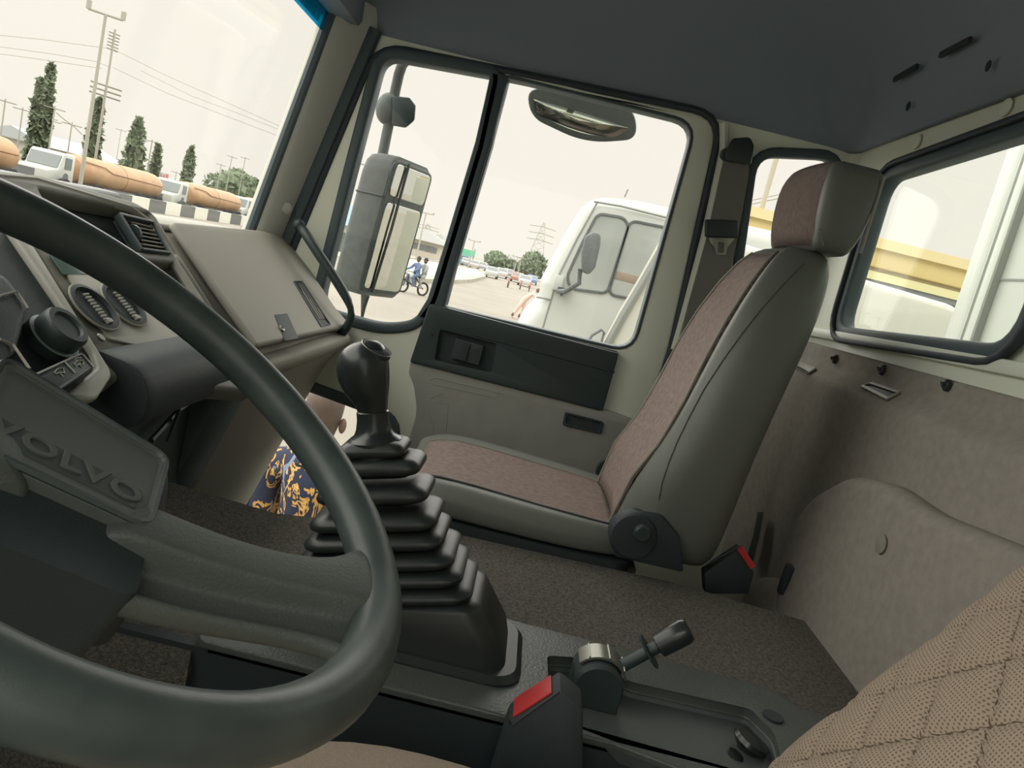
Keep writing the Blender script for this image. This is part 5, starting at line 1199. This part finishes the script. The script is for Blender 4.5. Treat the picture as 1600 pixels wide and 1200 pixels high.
for k in range(8): obj('panel', MB().box((15, -12+1.3*k, GZ), (15.1, -12+1.3*k+1.27, 2.9)), mat('hoarding_%d' % k, (190+k % 3*4, 197+k % 2*3, 198), .7), bb2)
cw = [(1335, 512), (1368, 484), (1400, 482), (1440, 478), (1475, 474)]
w_ = obj('power_cable', MB().tube([P(u, v, X=12) for u, v in cw], .02, 5), M_poled); tag(w_, 'thin cable strung under the canopy', 'cable')
sp_ = thing('flagpole', 'thin grey pole seen through the small rear side window', 'pole', at(1190, 13)); q0 = P(1186, 340, X=13)
obj('mast', MB().tube([Vector((13, q0.y, GZ)), Vector((13, q0.y, 6.5))], .045, 8), M_pole, sp_)
for k, pts in enumerate(([(1150, 318), (1235, 300)], [(1150, 324), (1235, 306)])):
    w_ = obj('power_cable', MB().tube([P(u, v, X=20) for u, v in pts], .015, 4), M_pole); tag(w_, ('upper', 'lower')[k]+' thin cable seen through the small rear side window', 'cable')
bx_ = thing('load_box', 'white ribbed load box standing close behind the cab', 'truck body', (1.2, -1.4, .6))
xe = 2.405; YX = -1.30
obj('front_panel', MB().box((-1.2, YX-1.6, .7), (xe-.01, YX-.02, 3.9)), M_white, bx_)
for (u, v), wd in (((1520, 440), .045), ((1538, 455), .02)): 
    x = P(u, v, Y=YX).x; obj('rib', MB().box((x-wd, YX-.02, .7), (x+wd, YX+.006, 3.9)), M_white, bx_, bevel=.006)
obj('corner_post', MB().box((xe-.05, YX-.04, .7), (xe, YX+.01, 3.9)), M_white, bx_, bevel=.012)
xs = [P(u, 455, Y=YX).x for u in (1508, 1530, 1545)]
for x in xs: obj('joint', MB().box((x-.004, YX-.02, .7), (x+.004, YX+.002, 3.9)), M_gap, bx_)
for z in (P(1580, 435, Y=YX).z, 3.0, 1.9): obj('joint', MB().box((-1.2, YX-.02, z-.003), (P(1546, 440, Y=YX).x, YX-.017, z+.003)), M_gap, bx_)

# ---------------- man standing outside the low window
XH = 3.1; hc = P(507, 642, X=XH); 
def shirt():
    m = mat('patterned_shirt', (46, 54, 76), .85); nt = m.node_tree; N = nt.nodes; L = nt.links; b = N['Principled BSDF']
    tc = N.new('ShaderNodeTexCoord'); mp = N.new('ShaderNodeMapping'); mp.inputs['Scale'].default_value = (1, 1.3, .8)
    wv = N.new('ShaderNodeTexNoise'); wv.inputs['Scale'].default_value = 11; wv.inputs['Detail'].default_value = 2; wv.inputs['Distortion'].default_value = 2.6
    n3 = N.new('ShaderNodeTexNoise'); n3.inputs['Scale'].default_value = 9; n3.inputs['Distortion'].default_value = 1.5
    mp2 = N.new('ShaderNodeMapping'); mp2.inputs['Location'].default_value = (7, 3, 1)
    L.new(tc.outputs['Object'], mp.inputs[0]); L.new(mp.outputs[0], wv.inputs['Vector']); L.new(tc.outputs['Object'], mp2.inputs[0]); L.new(mp2.outputs[0], n3.inputs['Vector'])
    r = N.new('ShaderNodeValToRGB'); e = r.color_ramp.elements; r.color_ramp.interpolation = 'CONSTANT'
    e[0].position = 0; e[0].color = tuple(lin(x) for x in (44, 52, 76))+(1,); e[1].position = .54; e[1].color = tuple(lin(x) for x in (206, 158, 86))+(1,)
    for p_, c in ((.60, (228, 190, 122)), (.63, (150, 104, 58)), (.66, (44, 50, 70))): q = e.new(p_); q.color = tuple(lin(x) for x in c)+(1,)
    r2 = N.new('ShaderNodeValToRGB'); r2.color_ramp.interpolation = 'CONSTANT'; r2.color_ramp.elements[0].color = (0, 0, 0, 1); r2.color_ramp.elements[1].position = .62; r2.color_ramp.elements[1].color = (1, 1, 1, 1)
    mx = N.new('ShaderNodeMix'); mx.data_type = 'RGBA'; mx.inputs[7].default_value = tuple(lin(x) for x in (128, 140, 162))+(1,)
    L.new(wv.outputs['Fac'], r.inputs[0]); L.new(n3.outputs['Fac'], r2.inputs[0]); L.new(r2.outputs[0], mx.inputs[0]); L.new(r.outputs[0], mx.inputs[6]); L.new(mx.outputs[2], b.inputs['Base Color'])
    return m
MS = shirt()
hx, hy, hz_ = hc; H = lambda x, y, z: Vector((hx+x, hy+y, z))
zn = hz_-.13                                       # base of skull
sh_ = zn-.11                                       # shoulder line
v = [H(0, 0, GZ+.98), H(.0, 0, GZ+1.2), H(0, 0, sh_-.12), H(0, 0, sh_-.0), H(-.02, 0, zn-.02),
     H(0, .19, sh_-.03), H(.03, .185, sh_-.32), H(.22, .20, sh_-.52), H(0, -.19, sh_-.03), H(.03, -.185, sh_-.32), H(.22, -.20, sh_-.52),
     H(0, .10, GZ+.90), H(.02, .11, GZ+.48), H(0, .12, GZ+.08), H(.16, .13, GZ+.04), H(0, -.10, GZ+.90), H(.02, -.11, GZ+.48), H(0, -.12, GZ+.08), H(.16, -.13, GZ+.04)]
e = [(0, 1), (1, 2), (2, 3), (3, 4), (3, 5), (5, 6), (6, 7), (3, 8), (8, 9), (9, 10), (0, 11), (11, 12), (12, 13), (13, 14), (0, 15), (15, 16), (16, 17), (17, 18)]
r = [(.17, .12), (.17, .12), (.20, .12), (.10, .09), (.058, .062), (.085, .085), (.075, .075), (.036, .036), (.085, .085), (.075, .075), (.036, .036), (.095, .095), (.065, .065), (.045, .045), (.04, .04), (.095, .095), (.065, .065), (.045, .045), (.04, .04)]
def ex(t, b_):
    rings = []
    for z, rx, ry, dx in ((-.135, .055, .050, .02), (-.10, .062, .056, .018), (-.065, .074, .066, .018), (-.02, .088, .076, .006), (.03, .099, .081, -.004), (.07, .098, .079, -.004), (.10, .085, .068, .0), (.122, .062, .048, .0), (.134, .03, .024, 0)):
        rings.append([Vector((hx+dx+rx*math.cos(a)*(1 if math.cos(a) < 0 else 1.0), hy+ry*math.sin(a), hz_+z)) for a in [i*math.pi/12 for i in range(24)]])
    hd_ = obj('head', MB().loft(rings), mat('shaved_head', (112, 96, 86), .55, .3, 900, rgb2=(90, 78, 71), vscale=8), t, sub=1)
    obj('neck', MB().loft([[Vector((hx+.0+rx*math.cos(a), hy+rx*math.sin(a), z)) for a in [i*math.pi/8 for i in range(16)]] for z, rx in ((sh_-.03, .075), (sh_+.03, .060), (zn, .055), (zn+.05, .05))]), M_skin, t)
    for s in (-1, 1):
        ear = MB().ball((hx+.0, hy+s*.088, hz_-.045), .032, sc=(.42, .5, 1.05)); obj('ear', ear, M_skin, t)
        obj('eye', MB().ball((hx+.095, hy+s*.032, hz_-.01), .012), M_icon, hd_)
    obj('nose', MB().ball((hx+.10, hy, hz_-.035), .017, sc=(1.1, .8, 1.2)), M_skin, hd_); obj('mouth', MB().ball((hx+.09, hy, hz_-.078), .022, sc=(.4, 1.2, .3)), M_skin2, hd_)
    # open collar
    obj('collar', MB().loft([[Vector((hx+rx*math.cos(a), hy+rx*1.05*math.sin(a), z+.02*math.cos(a)*-1)) for a in [i*math.pi/10 for i in range(20)]] for z, rx in ((sh_-.0, .105), (sh_+.045, .078), (sh_+.05, .074), (sh_+.0, .090))], True, False), MS, t)
    tro = MB()
    for s in (-1, 1):
        obj('trouser_leg', MB().loft([[Vector((hx+x+rx*math.cos(a), hy+s*y+rx*math.sin(a), z)) for a in [i*math.pi/8 for i in range(16)]] for z, rx, x, y in ((GZ+.98, .13, 0, .085), (GZ+.85, .115, 0, .10), (GZ+.48, .09, .02, .11), (GZ+.08, .075, 0, .12))]), M_chas, t)
        obj('hand', MB().loft([[Vector((hx+.22+k*.09, hy+s*.22+rx*math.cos(a), sh_-.52-k*.02+rx*.5*math.sin(a))) for a in [i*math.pi/5 for i in range(10)]] for k, rx in ((0, .026), (.5, .04), (1, .036))]), M_skin, t)
        for fg in range(4): obj('finger', MB().tube([Vector((hx+.30, hy+s*.22+(fg-1.5)*.018, sh_-.535)), Vector((hx+.345-abs(fg-1.4)*.006, hy+s*.22+(fg-1.5)*.019, sh_-.55)), Vector((hx+.36-abs(fg-1.4)*.008, hy+s*.22+(fg-1.5)*.019, sh_-.575))], .0085, 6), M_skin, t)
        obj('thumb', MB().tube([Vector((hx+.25, hy+s*.19, sh_-.53)), Vector((hx+.29, hy+s*.165, sh_-.55)), Vector((hx+.31, hy+s*.165, sh_-.57))], .0095, 6), M_skin, t)
figure('person', 'man with shaved head and navy and gold patterned shirt, seen through the low door window', Vector((hx, hy, GZ)), v, e, r, MS, ex)
